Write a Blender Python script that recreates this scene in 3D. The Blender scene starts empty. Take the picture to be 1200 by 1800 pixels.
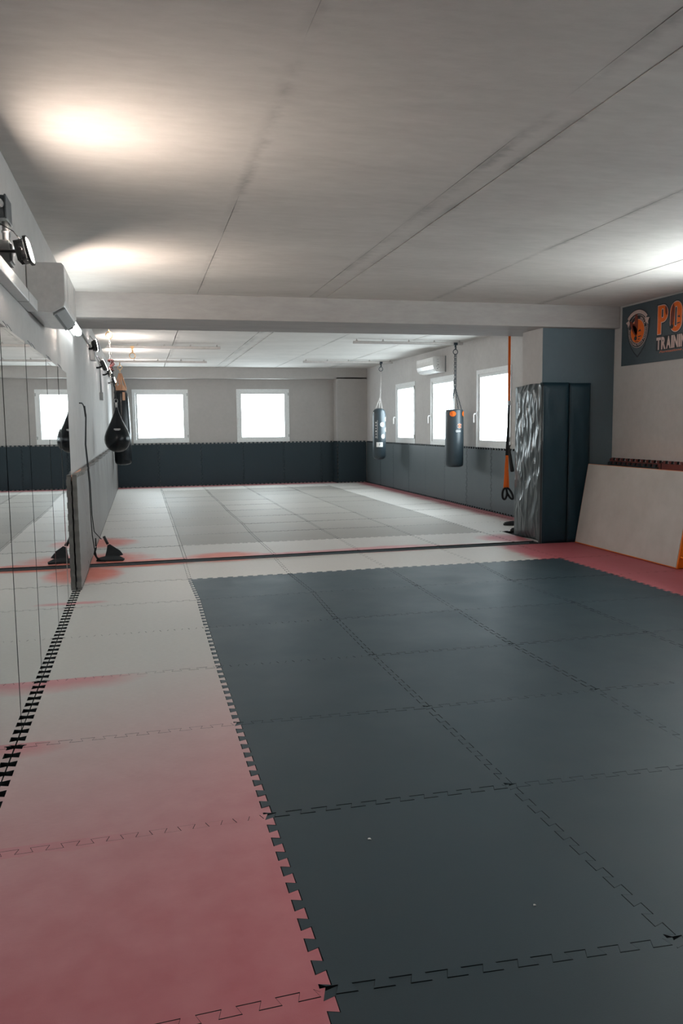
import bpy, bmesh, math, random
from mathutils import Vector, Matrix
random.seed(7)
R = math.radians
S = bpy.context.scene
COL = S.collection

# ------------------------------------------------------------------ camera
YAW, PITCH, ROLL, FPX, CAMH = 0.24279, 0.10647, -0.01078, 1411.62, 1.4726
cy, sy = math.cos(YAW), math.sin(YAW)
F = Vector((sy * math.cos(PITCH), cy * math.cos(PITCH), -math.sin(PITCH)))
r0 = Vector((cy, -sy, 0)); u0 = r0.cross(F)
cr = math.cos(ROLL) * r0 + math.sin(ROLL) * u0
cu = -math.sin(ROLL) * r0 + math.cos(ROLL) * u0
cam = bpy.data.objects.new('camera', bpy.data.cameras.new('camera')); COL.objects.link(cam)
cam.data.sensor_fit = 'VERTICAL'; cam.data.sensor_height = 36.0; cam.data.lens = FPX / 1800 * 36
cam.data.clip_start = 0.02
M = Matrix((cr, cu, -F)).transposed().to_4x4(); M.translation = Vector((0, 0, CAMH))
cam.matrix_world = M
S.camera = cam

# ------------------------------------------------------------------ world, light, exposure
W = bpy.data.worlds.new('overcast_sky'); S.world = W; W.use_nodes = True
bg = W.node_tree.nodes['Background']
bg.inputs[0].default_value = (0.86, 0.95, 1.0, 1); bg.inputs[1].default_value = 12.0
S.view_settings.view_transform = 'Standard'; S.view_settings.look = 'None'
S.view_settings.gamma = 1.0; S.view_settings.use_curve_mapping = False
S.view_settings.exposure = 0.28
S.cycles.use_denoising = True
S.cycles.max_bounces = 10; S.cycles.diffuse_bounces = 6; S.cycles.glossy_bounces = 5
S.cycles.sample_clamp_indirect = 6
FLOOD_NEAR, FLOOD_HIDDEN, FLOOD_FAR, FLOOD_RIGHT = 400.0, 420.0, 220.0, 1450.0

def portal(loc, direction, sx, sz):
    l = bpy.data.lights.new('window_portal', 'AREA'); l.shape = 'RECTANGLE'; l.size = sx; l.size_y = sz
    l.cycles.is_portal = True
    o = bpy.data.objects.new('window_portal', l); COL.objects.link(o); o.location = loc
    o.rotation_euler = Vector(direction).to_track_quat('-Z', 'Y').to_euler()
    return o

# ------------------------------------------------------------------ materials
def lin(c): return tuple(((x / 255) / 12.92 if x / 255 <= .04045 else ((x / 255 + .055) / 1.055) ** 2.4) for x in c)
class NT:
    def __init__(s, name):
        s.m = bpy.data.materials.new(name); s.m.use_nodes = True; s.t = s.m.node_tree; s.n = s.t.nodes; s.l = s.t.links
        s.b = s.n['Principled BSDF']
    def new(s, typ, **kw):
        n = s.n.new(typ)
        for k, v in kw.items(): setattr(n, k, v)
        return n
    def math(s, op, a, b=None, c=None, clamp=False):
        n = s.n.new('ShaderNodeMath'); n.operation = op; n.use_clamp = clamp
        for i, v in enumerate((a, b, c)):
            if v is None: continue
            if isinstance(v, (int, float)): n.inputs[i].default_value = v
            else: s.l.new(v, n.inputs[i])
        return n.outputs[0]
    def coord(s, scale=(1, 1, 1), kind='Object', world=False):
        if world: g = s.n.new('ShaderNodeNewGeometry').outputs['Position']
        else: g = s.n.new('ShaderNodeTexCoord').outputs[kind]
        mp = s.n.new('ShaderNodeMapping'); mp.inputs['Scale'].default_value = scale
        s.l.new(g, mp.inputs[0]); return mp.outputs[0]
    def noise(s, vec, scale, detail=4, rough=.6):
        n = s.n.new('ShaderNodeTexNoise'); n.inputs['Scale'].default_value = scale
        n.inputs['Detail'].default_value = detail; n.inputs['Roughness'].default_value = rough
        s.l.new(vec, n.inputs['Vector']); return n.outputs['Fac']
    def ramp(s, fac, stops):
        n = s.n.new('ShaderNodeValToRGB'); e = n.color_ramp.elements
        while len(e) < len(stops): e.new(.5)
        for el, (p, c) in zip(e, stops): el.position = p; el.color = (*c, 1) if len(c) == 3 else c
        s.l.new(fac, n.inputs[0]); return n.outputs[0]
    def mix(s, fac, a, b):
        n = s.n.new('ShaderNodeMix'); n.data_type = 'RGBA'
        for i, v in ((0, fac), (6, a), (7, b)):
            if isinstance(v, (int, float)): n.inputs[i].default_value = v
            elif isinstance(v, tuple): n.inputs[i].default_value = (*v, 1)
            else: s.l.new(v, n.inputs[i])
        return n.outputs[2]
    def base(s, v):
        if isinstance(v, tuple): s.b.inputs['Base Color'].default_value = (*v, 1)
        else: s.l.new(v, s.b.inputs['Base Color'])
    def set(s, **kw):
        for k, v in kw.items():
            i = s.b.inputs[k.replace('_', ' ')]
            if isinstance(v, (int, float, tuple)): i.default_value = v
            else: s.l.new(v, i)
        return s
    def bump(s, h, strength=.3, dist=.01):
        n = s.n.new('ShaderNodeBump'); n.inputs['Strength'].default_value = strength; n.inputs['Distance'].default_value = dist
        s.l.new(h, n.inputs['Height']); s.l.new(n.outputs[0], s.b.inputs['Normal'])

def paint(name, c, var=.12, scale=(1, 1, 1), rough=.75, bumpd=.004):
    t = NT(name); v = t.coord(scale, world=True)
    n1 = t.noise(v, 1.6, 6, .65); n2 = t.noise(v, 14, 4)
    f = t.math('MULTIPLY_ADD', n2, .35, t.math('MULTIPLY', n1, .65))
    lo = tuple(x * (1 - var) for x in c); hi = tuple(min(1, x * (1 + var)) for x in c)
    t.base(t.ramp(f, [(.35, lo), (.65, hi)])); t.set(Roughness=rough); t.bump(n2, .25, bumpd)
    return t.m
def plain(name, c, rough=.5, metal=0., var=.06, **kw):
    t = NT(name); n = t.noise(t.coord(), 25, 3)
    t.base(t.ramp(n, [(.3, tuple(x * (1 - var) for x in c)), (.7, tuple(min(1, x * (1 + var)) for x in c))]))
    t.set(Roughness=rough, Metallic=metal, **kw); return t.m
def emis(name, c, s):
    t = NT(name); t.base((.8, .8, .8)); t.set(Emission_Color=(*c, 1), Emission_Strength=s); return t.m

MAT = {}
MAT['wall'] = paint('grey_wall_paint', (.48, .47, .46), .08)
MAT['pillar_shade'] = paint('slate_shade_paint', (.095, .135, .158), .05)  # shade on the unlit column front, put into the colour
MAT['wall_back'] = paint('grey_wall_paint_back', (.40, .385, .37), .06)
MAT['ceiling'] = paint('painted_concrete', (.50, .485, .465), .13, (.55, 1.6, 1), .85, .006)
def ceiling_mat():
    t = NT('painted_concrete'); v = t.coord((.55, 1.6, 1), world=True); c = (.57, .55, .525)
    n1 = t.noise(v, 1.3, 6, .65); n2 = t.noise(v, 12, 4); nb = t.noise(t.coord((1, 1, 1), world=True), 1.1, 5, .7)
    f = t.math('MULTIPLY_ADD', n2, .35, t.math('MULTIPLY', n1, .65))
    col = t.ramp(f, [(.33, tuple(x * .88 for x in c)), (.67, tuple(x * 1.1 for x in c))])
    sp = t.new('ShaderNodeSeparateXYZ'); t.l.new(t.coord(world=True), sp.inputs[0])
    x = t.math('ADD', sp.outputs[0], t.math('MULTIPLY', t.math('SUBTRACT', n2, .5), .10)); dirt = None
    for xs, w in ((.64, .05), (1.88, .06), (2.04, .05), (3.28, .05), (4.64, .07)):
        d = t.math('ABSOLUTE', t.math('SUBTRACT', x, xs)); k = t.math('SUBTRACT', 1, t.math('DIVIDE', d, w), clamp=True)
        dirt = k if dirt is None else t.math('MAXIMUM', dirt, k)
    gate = t.ramp(nb, [(.42, (0, 0, 0)), (.62, (1, 1, 1))])
    dirt = t.math('MULTIPLY', t.math('MULTIPLY', dirt, .45), gate)
    t.base(t.mix(dirt, col, (.16, .16, .16))); t.set(Roughness=.85); t.bump(n2, .3, .006)
    return t.m
MAT['ceiling'] = ceiling_mat()
MAT['beam'] = paint('painted_concrete_beam', (.36, .345, .335), .12, (.4, 1.6, 1.6), .85, .006)
MAT['slab'] = plain('bare_floor_slab', (.012, .016, .02), .9)
MAT['white'] = plain('white_plastic', (.72, .73, .73), .3)
MAT['white_shiny'] = plain('glossy_white_plastic', (.75, .75, .74), .12)
MAT['pvc'] = plain('window_plastic', (.74, .76, .76), .35)
MAT['grey_plastic'] = plain('grey_plastic', (.20, .22, .23), .5)
MAT['mid_grey'] = plain('mid_grey_plastic', (.33, .34, .34), .5)
MAT['dark_plastic'] = plain('dark_grey_plastic', (.05, .065, .075), .5)
MAT['black'] = plain('black_plastic', (.01, .012, .014), .45)
MAT['webbing'] = plain('black_webbing', (.012, .015, .018), .85)
MAT['rope'] = plain('dark_red_rope', (.12, .03, .03), .8)
MAT['orange_web'] = plain('orange_webbing', (.85, .16, .01), .7)
MAT['orange_vinyl'] = plain('orange_vinyl', (.85, .19, .01), .4)
MAT['galv'] = plain('galvanised_steel', (.5, .47, .45), .35, .8)
MAT['rail'] = plain('painted_steel_rail', (.55, .52, .5), .5, .2)
MAT['brass'] = plain('brassy_steel', (.75, .48, .25), .35, .9)
MAT['darksteel'] = plain('dark_steel', (.04, .055, .07), .4, .6)
MAT['chrome'] = plain('chrome', (.8, .8, .8), .15, 1.)
MAT['leather'] = plain('black_leather', (.005, .008, .011), .24, Specular_IOR_Level=.35)
MAT['leather_grey'] = plain('charcoal_leather', (.03, .045, .055), .36)
MAT['tan'] = plain('tan_leather', (.50, .27, .16), .6)
MAT['peach'] = plain('peach_foam', (.75, .42, .3), .8)
MAT['print_white'] = plain('white_print', (.72, .72, .70), .5, var=.02)
MAT['print_grey'] = plain('grey_print', (.35, .36, .36), .5)
MAT['print_dark'] = plain('dark_print', (.02, .025, .03), .5)
MAT['print_orange'] = plain('orange_print', (.80, .15, .01), .5)
MAT['print_brown'] = plain('brown_print', (.18, .035, .02), .5)
MAT['print_pink'] = plain('pale_pink_print', (.62, .47, .43), .5)
MAT['print_dull'] = plain('dull_orange_print', (.62, .18, .09), .5)
MAT['banner'] = plain('slate_banner_vinyl', (.060, .085, .100), .5)
MAT['banner_light'] = plain('light_slate_print', (.085, .105, .12), .5)
MAT['flood_glass'] = emis('lit_floodlight_glass', (1.0, .84, .73), FLOOD_NEAR)
MAT['flood_glass_hidden'] = emis('lit_floodlight_glass_second', (1.0, .84, .73), FLOOD_HIDDEN)
MAT['flood_glass_far'] = emis('lit_floodlight_glass_far', (1.0, .90, .84), FLOOD_FAR)
MAT['flood_glass_right'] = emis('lit_floodlight_glass_cool', (.93, 1.0, 1.0), FLOOD_RIGHT)
MAT['tube'] = emis('lit_batten', (.92, 1.0, 1.0), 9)

# crash mat vinyl
t = NT('white_canvas'); v = t.coord(); n = t.noise(v, 3, 5)
t.base(t.ramp(n, [(.3, (.47, .44, .41)), (.7, (.56, .53, .50))])); t.set(Roughness=.55); t.bump(t.noise(v, 300, 2), .08, .001); MAT['canvas'] = t.m
# crinkled pad vinyl
t = NT('slate_vinyl'); v = t.coord((1, 1, .35)); n = t.noise(v, 7, 5, .55)
t.base((.006, .028, .042)); t.set(Roughness=.5, Specular_IOR_Level=.35); t.bump(n, .25, .02); MAT['vinyl'] = t.m
t = NT('shiny_slate_vinyl')
def crease(rot, sc, scl, pw):
    mp = t.new('ShaderNodeMapping'); mp.inputs['Rotation'].default_value = (rot, 0, 0); mp.inputs['Scale'].default_value = sc
    t.l.new(t.n.new('ShaderNodeTexCoord').outputs['Object'], mp.inputs[0]); q = t.noise(mp.outputs[0], scl, 2, .5)
    return t.math('POWER', t.math('SUBTRACT', 1, t.math('ABSOLUTE', t.math('MULTIPLY_ADD', q, 4, -2)), clamp=True), pw)
hh = t.math('ADD', crease(.5, (1, 2.0, .55), 1.7, 2.4), t.math('MULTIPLY', crease(-.7, (1, 2.2, .6), 2.8, 2.4), .5))
t.base((.055, .075, .082)); t.set(Roughness=.28, Specular_IOR_Level=.7); t.bump(hh, .6, .05); MAT['vinyl_shiny'] = t.m

# window glass
t = NT('window_glass'); t.n.remove(t.b); out = t.n['Material Output']
tr = t.new('ShaderNodeBsdfTransparent'); gl = t.new('ShaderNodeBsdfGlossy'); gl.inputs['Roughness'].default_value = .02
lw = t.new('ShaderNodeLayerWeight'); lw.inputs[0].default_value = .5; ff = t.math('MULTIPLY_ADD', t.math('POWER', lw.outputs['Facing'], 5), .9, .03); mx = t.new('ShaderNodeMixShader')
tr.inputs[0].default_value = (.95, .97, .97, 1)
t.l.new(ff, mx.inputs[0]); t.l.new(tr.outputs[0], mx.inputs[1]); t.l.new(gl.outputs[0], mx.inputs[2]); t.l.new(mx.outputs[0], out.inputs[0]); MAT['glass'] = t.m
# mirror
t = NT('mirror_glass'); v = t.coord(); n = t.noise(v, 1.2, 1)
t.base((.80, .82, .81)); t.set(Metallic=1., Roughness=.012); t.bump(n, .05, .002); MAT['mirror'] = t.m

def mat_foam(name, c, rough, var=.12, coat=.0):
    t = NT(name); v = t.coord(world=True); n = t.noise(v, 2.2, 5, .6); nf = t.noise(t.coord((1, 8, 1), world=True), 30, 3)
    oi = t.new('ShaderNodeObjectInfo').outputs['Random']
    f = t.math('MULTIPLY_ADD', oi, .3, t.math('MULTIPLY_ADD', nf, .2, t.math('MULTIPLY', n, .6)))
    t.base(t.ramp(f, [(.3, tuple(x * (1 - var) for x in c)), (.75, tuple(x * (1 + var) for x in c))]))
    rr = t.math('MULTIPLY_ADD', n, .22, rough - .11)
    t.set(Roughness=rr, Coat_Weight=coat, Coat_Roughness=.42)
    w = t.noise(t.coord(world=True), 260, 1); t.bump(t.math('MULTIPLY_ADD', nf, .6, w), .12, .0015)
    return t.m
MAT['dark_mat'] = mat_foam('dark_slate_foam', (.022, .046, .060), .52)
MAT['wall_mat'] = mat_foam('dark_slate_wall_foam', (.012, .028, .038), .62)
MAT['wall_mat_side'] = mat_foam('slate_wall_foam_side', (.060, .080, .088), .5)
MAT['grey_mat'] = mat_foam('worn_grey_foam', (.37, .35, .32), .58)
MAT['left_wall_mat'] = mat_foam('glare_grey_wall_foam', (.20, .19, .18), .5)  # grazing glare on dark wall mats, painted as a lighter grey
MAT['lip'] = plain('slate_step_edge', (.075, .105, .12), .6)
MAT['foam_core'] = plain('dark_foam_core', (.012, .018, .022), .8)
MAT['wall_mat_red'] = mat_foam('brick_red_foam', (.13, .030, .028), .6)

# red foam, window glare painted in as pale colour; red shows where none falls
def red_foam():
    t = NT('red_foam_pale_glare')
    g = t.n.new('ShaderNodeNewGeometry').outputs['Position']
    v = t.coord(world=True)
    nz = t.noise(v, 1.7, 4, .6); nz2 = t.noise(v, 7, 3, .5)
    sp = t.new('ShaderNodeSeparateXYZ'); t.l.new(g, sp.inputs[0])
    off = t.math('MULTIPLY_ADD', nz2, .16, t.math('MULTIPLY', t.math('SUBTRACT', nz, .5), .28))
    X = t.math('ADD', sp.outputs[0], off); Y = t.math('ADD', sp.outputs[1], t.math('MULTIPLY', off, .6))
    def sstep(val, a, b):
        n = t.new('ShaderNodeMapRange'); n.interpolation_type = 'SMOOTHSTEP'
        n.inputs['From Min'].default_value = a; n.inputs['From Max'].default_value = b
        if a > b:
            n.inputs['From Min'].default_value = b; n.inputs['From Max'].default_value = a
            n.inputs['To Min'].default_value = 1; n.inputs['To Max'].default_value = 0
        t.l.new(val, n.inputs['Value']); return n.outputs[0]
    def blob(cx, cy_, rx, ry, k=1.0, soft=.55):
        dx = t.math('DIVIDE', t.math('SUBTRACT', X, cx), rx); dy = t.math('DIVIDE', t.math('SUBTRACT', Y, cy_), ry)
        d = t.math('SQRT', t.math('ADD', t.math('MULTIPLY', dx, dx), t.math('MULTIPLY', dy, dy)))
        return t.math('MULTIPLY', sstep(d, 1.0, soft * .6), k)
    m = t.math('MULTIPLY', sstep(t.math('MULTIPLY_ADD', sp.outputs[0], -.5, Y), 5.4, 1.7), .97)            # painted glare fades out towards the near end
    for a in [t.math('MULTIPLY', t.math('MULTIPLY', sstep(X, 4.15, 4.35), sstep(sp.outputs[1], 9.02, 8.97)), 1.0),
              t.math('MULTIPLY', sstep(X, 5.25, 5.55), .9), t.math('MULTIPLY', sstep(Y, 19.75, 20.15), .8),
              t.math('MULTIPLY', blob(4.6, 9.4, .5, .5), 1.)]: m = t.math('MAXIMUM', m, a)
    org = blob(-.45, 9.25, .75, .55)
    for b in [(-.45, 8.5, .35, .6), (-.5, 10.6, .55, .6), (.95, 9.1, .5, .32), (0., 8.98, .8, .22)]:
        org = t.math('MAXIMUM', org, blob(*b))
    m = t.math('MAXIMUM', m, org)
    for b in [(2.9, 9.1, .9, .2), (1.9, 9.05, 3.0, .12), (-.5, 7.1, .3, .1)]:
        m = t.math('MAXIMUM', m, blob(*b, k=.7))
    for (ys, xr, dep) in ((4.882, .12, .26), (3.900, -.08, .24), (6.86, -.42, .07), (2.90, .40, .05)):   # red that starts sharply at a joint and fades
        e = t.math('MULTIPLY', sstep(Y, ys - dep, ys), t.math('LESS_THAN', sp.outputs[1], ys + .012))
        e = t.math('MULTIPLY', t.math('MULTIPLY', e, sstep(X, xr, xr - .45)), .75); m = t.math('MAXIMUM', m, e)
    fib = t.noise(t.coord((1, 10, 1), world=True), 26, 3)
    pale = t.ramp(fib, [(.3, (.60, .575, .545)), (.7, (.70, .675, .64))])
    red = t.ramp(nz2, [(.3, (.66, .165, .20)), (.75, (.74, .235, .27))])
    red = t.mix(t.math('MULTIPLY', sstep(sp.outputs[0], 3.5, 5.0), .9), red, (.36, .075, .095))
    orange = t.ramp(nz2, [(.3, (.74, .20, .12)), (.75, (.80, .28, .18))])  # warm lamp light on the red, painted as an orange tint
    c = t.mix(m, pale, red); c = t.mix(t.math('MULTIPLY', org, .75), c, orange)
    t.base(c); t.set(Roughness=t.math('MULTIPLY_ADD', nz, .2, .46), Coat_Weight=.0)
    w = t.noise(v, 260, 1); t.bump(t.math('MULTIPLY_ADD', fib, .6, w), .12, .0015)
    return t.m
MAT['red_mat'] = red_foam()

# ------------------------------------------------------------------ mesh helpers
class MB:
    def __init__(s): s.v = []; s.f = []; s.sm = []; s.starts = []; s.core = False
    def add(s, vs, fs, smooth=False):
        o = len(s.v); s.starts.append((o, len(s.f))); s.v += [tuple(p) for p in vs]
        for f in fs: s.f.append(tuple(i + o for i in f)); s.sm.append(smooth)
        return s
    def box(s, x0, x1, y0, y1, z0, z1):
        vs = [(x, y, z) for z in (z0, z1) for y in (y0, y1) for x in (x0, x1)]
        return s.add(vs, [(0, 2, 3, 1), (4, 5, 7, 6), (0, 1, 5, 4), (2, 6, 7, 3), (0, 4, 6, 2), (1, 3, 7, 5)])
    def obox(s, c, ax, ay, az, hx, hy, hz):
        c = Vector(c); ax, ay, az = Vector(ax).normalized(), Vector(ay).normalized(), Vector(az).normalized()
        vs = [c + ax * (a * hx) + ay * (b * hy) + az * (d * hz) for d in (-1, 1) for b in (-1, 1) for a in (-1, 1)]
        return s.add(vs, [(0, 2, 3, 1), (4, 5, 7, 6), (0, 1, 5, 4), (2, 6, 7, 3), (0, 4, 6, 2), (1, 3, 7, 5)])
    def tube(s, path, rad, n=8, smooth=True, flat=None, caps=True):
        """tube along a path; rad number or list; flat = ratio of second axis"""
        P = [Vector(p) for p in path]; m = len(P); rs = rad if isinstance(rad, (list, tuple)) else [rad] * m
        T = [(P[min(i + 1, m - 1)] - P[max(i - 1, 0)]).normalized() for i in range(m)]
        a = Vector((0, 0, 1)) if abs(T[0].z) < .9 else Vector((1, 0, 0))
        N = (a - T[0] * a.dot(T[0])).normalized(); vs = []
        for i in range(m):
            N = (N - T[i] * N.dot(T[i])).normalized(); B = T[i].cross(N)
            for k in range(n):
                an = 2 * math.pi * k / n
                vs.append(P[i] + N * math.cos(an) * rs[i] + B * math.sin(an) * rs[i] * (flat or 1))
        fs = [(i * n + k, i * n + (k + 1) % n, (i + 1) * n + (k + 1) % n, (i + 1) * n + k) for i in range(m - 1) for k in range(n)]
        if caps: fs += [tuple(reversed(range(n))), tuple((m - 1) * n + k for k in range(n))]
        return s.add(vs, fs, smooth)
    def ribbon(s, path, side, w, th=.003):
        """flat strap: path, side direction (vector or list), half width list or number"""
        P = [Vector(p) for p in path]; m = len(P); vs = []
        for i in range(m):
            T = (P[min(i + 1, m - 1)] - P[max(i - 1, 0)]).normalized(); sd = Vector(side[i] if isinstance(side, list) else side)
            sd = (sd - T * sd.dot(T)).normalized(); N = T.cross(sd); ww = w[i] if isinstance(w, list) else w
            vs += [P[i] + sd * ww + N * th, P[i] - sd * ww + N * th, P[i] - sd * ww - N * th, P[i] + sd * ww - N * th]
        fs = [(i * 4 + k, i * 4 + (k + 1) % 4, i * 4 + 4 + (k + 1) % 4, i * 4 + 4 + k) for i in range(m - 1) for k in range(4)]
        fs += [(3, 2, 1, 0), tuple((m - 1) * 4 + k for k in range(4))]
        return s.add(vs, fs)
    def lathe(s, c, prof, n=32, smooth=True, fn=None):
        """profile list of (r, z) from bottom to top round a vertical axis"""
        vs = []
        for (rr, z) in prof:
            for k in range(n):
                a = 2 * math.pi * k / n; q = rr * (fn(a, z) if fn else 1)
                vs.append((c[0] + q * math.cos(a), c[1] + q * math.sin(a), c[2] + z))
        m = len(prof)
        fs = [(i * n + k, i * n + (k + 1) % n, (i + 1) * n + (k + 1) % n, (i + 1) * n + k) for i in range(m - 1) for k in range(n)]
        fs += [tuple(reversed(range(n))), tuple((m - 1) * n + k for k in range(n))]
        return s.add(vs, fs, smooth)
    def torus(s, c, a1, a2, R1, R2, rr, n=14, m=6):
        """ring in the plane of a1,a2 with radii R1,R2"""
        c = Vector(c); a1 = Vector(a1).normalized(); a2 = Vector(a2).normalized(); nn = a1.cross(a2); vs = []
        for i in range(n):
            t_ = 2 * math.pi * i / n; p = a1 * math.cos(t_) * R1 + a2 * math.sin(t_) * R2
            o = (a1 * math.cos(t_) * R2 + a2 * math.sin(t_) * R1).normalized()
            for k in range(m):
                q = 2 * math.pi * k / m; vs.append(c + p + o * math.cos(q) * rr + nn * math.sin(q) * rr)
        fs = [(i * m + k, ((i + 1) % n) * m + k, ((i + 1) % n) * m + (k + 1) % m, i * m + (k + 1) % m) for i in range(n) for k in range(m)]
        return s.add(vs, fs, True)
    def prism(s, poly, d, smooth=False):
        """planar polygon (3D points) swept by the vector d"""
        n = len(poly); d = Vector(d); vs = [Vector(p) for p in poly] + [Vector(p) + d for p in poly]
        fs = [tuple(reversed(range(n))), tuple(n + k for k in range(n))] + [(k, (k + 1) % n, n + (k + 1) % n, n + k) for k in range(n)]
        return s.add(vs, fs, smooth)
    def chain(s, p0, p1, L=.045, w=.014, rr=.0045):
        p0, p1 = Vector(p0), Vector(p1); d = p1 - p0; n = max(1, round(d.length / (L * .78))); T = d.normalized()
        a = Vector((1, 0, 0)) if abs(T.x) < .8 else Vector((0, 1, 0)); A = (a - T * a.dot(T)).normalized(); B = T.cross(A)
        for i in range(n):
            s.torus(p0 + d * ((i + .5) / n), T, A if i % 2 else B, L / 2, w, rr, 10, 5)
        return s
    def build_each(s, name, mat, parent=None, origin=None, bevel=0, recalc=True):
        st = s.starts + [(len(s.v), len(s.f))]; out = []
        for (v0, f0), (v1, f1) in zip(st[:-1], st[1:]):
            q = MB(); q.v = s.v[v0:v1]; q.f = [tuple(i - v0 for i in f) for f in s.f[f0:f1]]; q.sm = s.sm[f0:f1]
            out.append(q.build(name, mat, parent, origin, bevel, recalc))
        return out
    def build(s, name, mat, parent=None, origin=None, bevel=0, recalc=True):
        me = bpy.data.meshes.new(name); o = Vector(origin) if origin is not None else Vector((0, 0, 0))
        me.from_pydata([tuple(Vector(p) - o) for p in s.v], [], s.f)
        me.polygons.foreach_set('use_smooth', s.sm); me.update()
        if recalc:
            bm = bmesh.new(); bm.from_mesh(me); bmesh.ops.recalc_face_normals(bm, faces=bm.faces); bm.to_mesh(me); bm.free()
        me.materials.append(MAT[mat] if isinstance(mat, str) else mat)
        if s.core:
            me.materials.append(MAT['foam_core'])
            me.polygons.foreach_set('material_index', [0 if len(p.vertices) > 4 else 1 for p in me.polygons])
        ob = bpy.data.objects.new(name, me); COL.objects.link(ob)
        if parent is not None:
            ob.parent = parent; ob.location = o - world_loc(parent)
        else: ob.location = o
        if bevel:
            md = ob.modifiers.new('bevel', 'BEVEL'); md.width = bevel; md.segments = 2; md.limit_method = 'ANGLE'; md.angle_limit = R(40)
        return ob
def world_loc(o):
    v = Vector(o.location)
    while o.parent: o = o.parent; v += Vector(o.location)
    return v
def tag(o, label=None, cat=None, group=None, kind=None):
    for k, v in (('label', label), ('category', cat), ('group', group), ('kind', kind)):
        if v: o[k] = v
    return o
def thing(name, loc, label, cat, group=None):
    o = bpy.data.objects.new(name, None); COL.objects.link(o); o.location = loc; o.empty_display_size = .1
    return tag(o, label, cat, group)
def struct(o): o['kind'] = 'structure'; return o
def copy_tree(o, delta, parent=None):
    c = o.copy(); COL.objects.link(c)
    if parent is not None: c.parent = parent
    else: c.location = Vector(o.location) + Vector(delta)
    for ch in list(o.children): copy_tree(ch, delta, c)
    return c

# text -> flat mesh points
def text_mesh(txt, size=1., offset=0., spacing=1., shear=0.):
    cu_ = bpy.data.curves.new('lettering', 'FONT'); cu_.body = txt; cu_.size = size; cu_.offset = offset; cu_.space_character = spacing; cu_.shear = shear
    cu_.fill_mode = 'FRONT'; cu_.resolution_u = 3
    ob = bpy.data.objects.new('lettering', cu_); COL.objects.link(ob)
    dg = bpy.context.evaluated_depsgraph_get(); me = bpy.data.meshes.new_from_object(ob.evaluated_get(dg))
    vs = [(v.co.x, v.co.y) for v in me.vertices]; fs = [tuple(p.vertices) for p in me.polygons]
    bpy.data.objects.remove(ob); bpy.data.meshes.remove(me); bpy.data.curves.remove(cu_)
    x0 = min(a for a, _ in vs); x1 = max(a for a, _ in vs); y0 = min(b for _, b in vs); y1 = max(b for _, b in vs)
    return vs, fs, (x0, x1, y0, y1)
def put_text(mb, txt, fn, box, offset=0., spacing=1., shear=0.):
    """fit the text in box (u0,u1,v0,v1), send through fn(u,v) -> 3D"""
    vs, fs, (x0, x1, y0, y1) = text_mesh(txt, 1., offset, spacing, shear); u0, u1, v0, v1 = box
    mb.add([fn(u0 + (a - x0) / (x1 - x0) * (u1 - u0), v0 + (b - y0) / (y1 - y0) * (v1 - v0)) for a, b in vs], fs)

# ------------------------------------------------------------------ puzzle mats
PITCH_T = 0.1; DEPTH = .032
def edge_pts(a, b, kind, gap, nt=10):
    """points from a up to (not including) b along one edge of a mat, the mat lying on the LEFT of a->b.
    kind: 'F' straight, 'T' tabs outward (right side), 'N' notches inward, slots of the neighbour's tabs"""
    ax, ay = a; bx, by = b; L = math.hypot(bx - ax, by - ay); tx, ty = (bx - ax) / L, (by - ay) / L; nx, ny = ty, -tx  # outward = right
    def P(s_, o_): return (ax + tx * s_ + nx * o_, ay + ty * s_ + ny * o_)
    if kind == 'F': return [P(0, -gap / 2)]
    n = max(1, round(L / PITCH_T)); p = L / n; out = []
    h = DEPTH / 2; g = gap * .7                 # joints open wider along the flats than along the slants
    if kind == 'T':
        out.append(P(gap / 2, -h - g))
        for k in range(n):
            c = (k + .5) * p; wb = .019 - gap / 2; wt = .030 - gap / 2
            out += [P(c - wb, -h - g), P(c - wt, h - g), P(c + wt, h - g), P(c + wb, -h - g)]
    else:
        out.append(P(gap / 2, h - g))
        for k in range(n):
            c = (k + .5) * p; wb = .019 + gap / 2; wt = .030 + gap / 2
            out += [P(c - wb, h - g), P(c - wt, -h - g), P(c + wt, -h - g), P(c + wb, h - g)]
    return out
def mat_poly(c00, c10, c11, c01, kinds, gap=.0022):
    """corners counter-clockwise; kinds for edges bottom, right, top, left"""
    pts = []
    for (a, b, k) in ((c00, c10, kinds[0]), (c10, c11, kinds[1]), (c11, c01, kinds[2]), (c01, c00, kinds[3])):
        pts += edge_pts(a, b, k, gap)
    return pts
def inv_kind(k): return {'T': 'N', 'N': 'T', 'F': 'F'}[k]

def mat_prism(pts2, to3, thick, bev=.0018):
    """pts2 outline in mat plane; to3(u,v,h) -> 3D, top at h=thick, small chamfer"""
    mb = MB(); n = len(pts2); mb.v = [to3(u, v, 0) for u, v in pts2] + [to3(u, v, thick) for u, v in pts2]
    mb.f = [tuple(n + k for k in range(n))] + [(k, (k + 1) % n, n + (k + 1) % n, n + k) for k in range(n)]
    mb.sm = [False] * len(mb.f); mb.core = True
    return mb

# ================================================================== SETTING
XL, XRN, XRF = -.643, 5.754, 5.66
YB, YREAR = 20.38, -7.0
ZC, ZCF, ZF = 2.89, 2.93, .03
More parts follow.
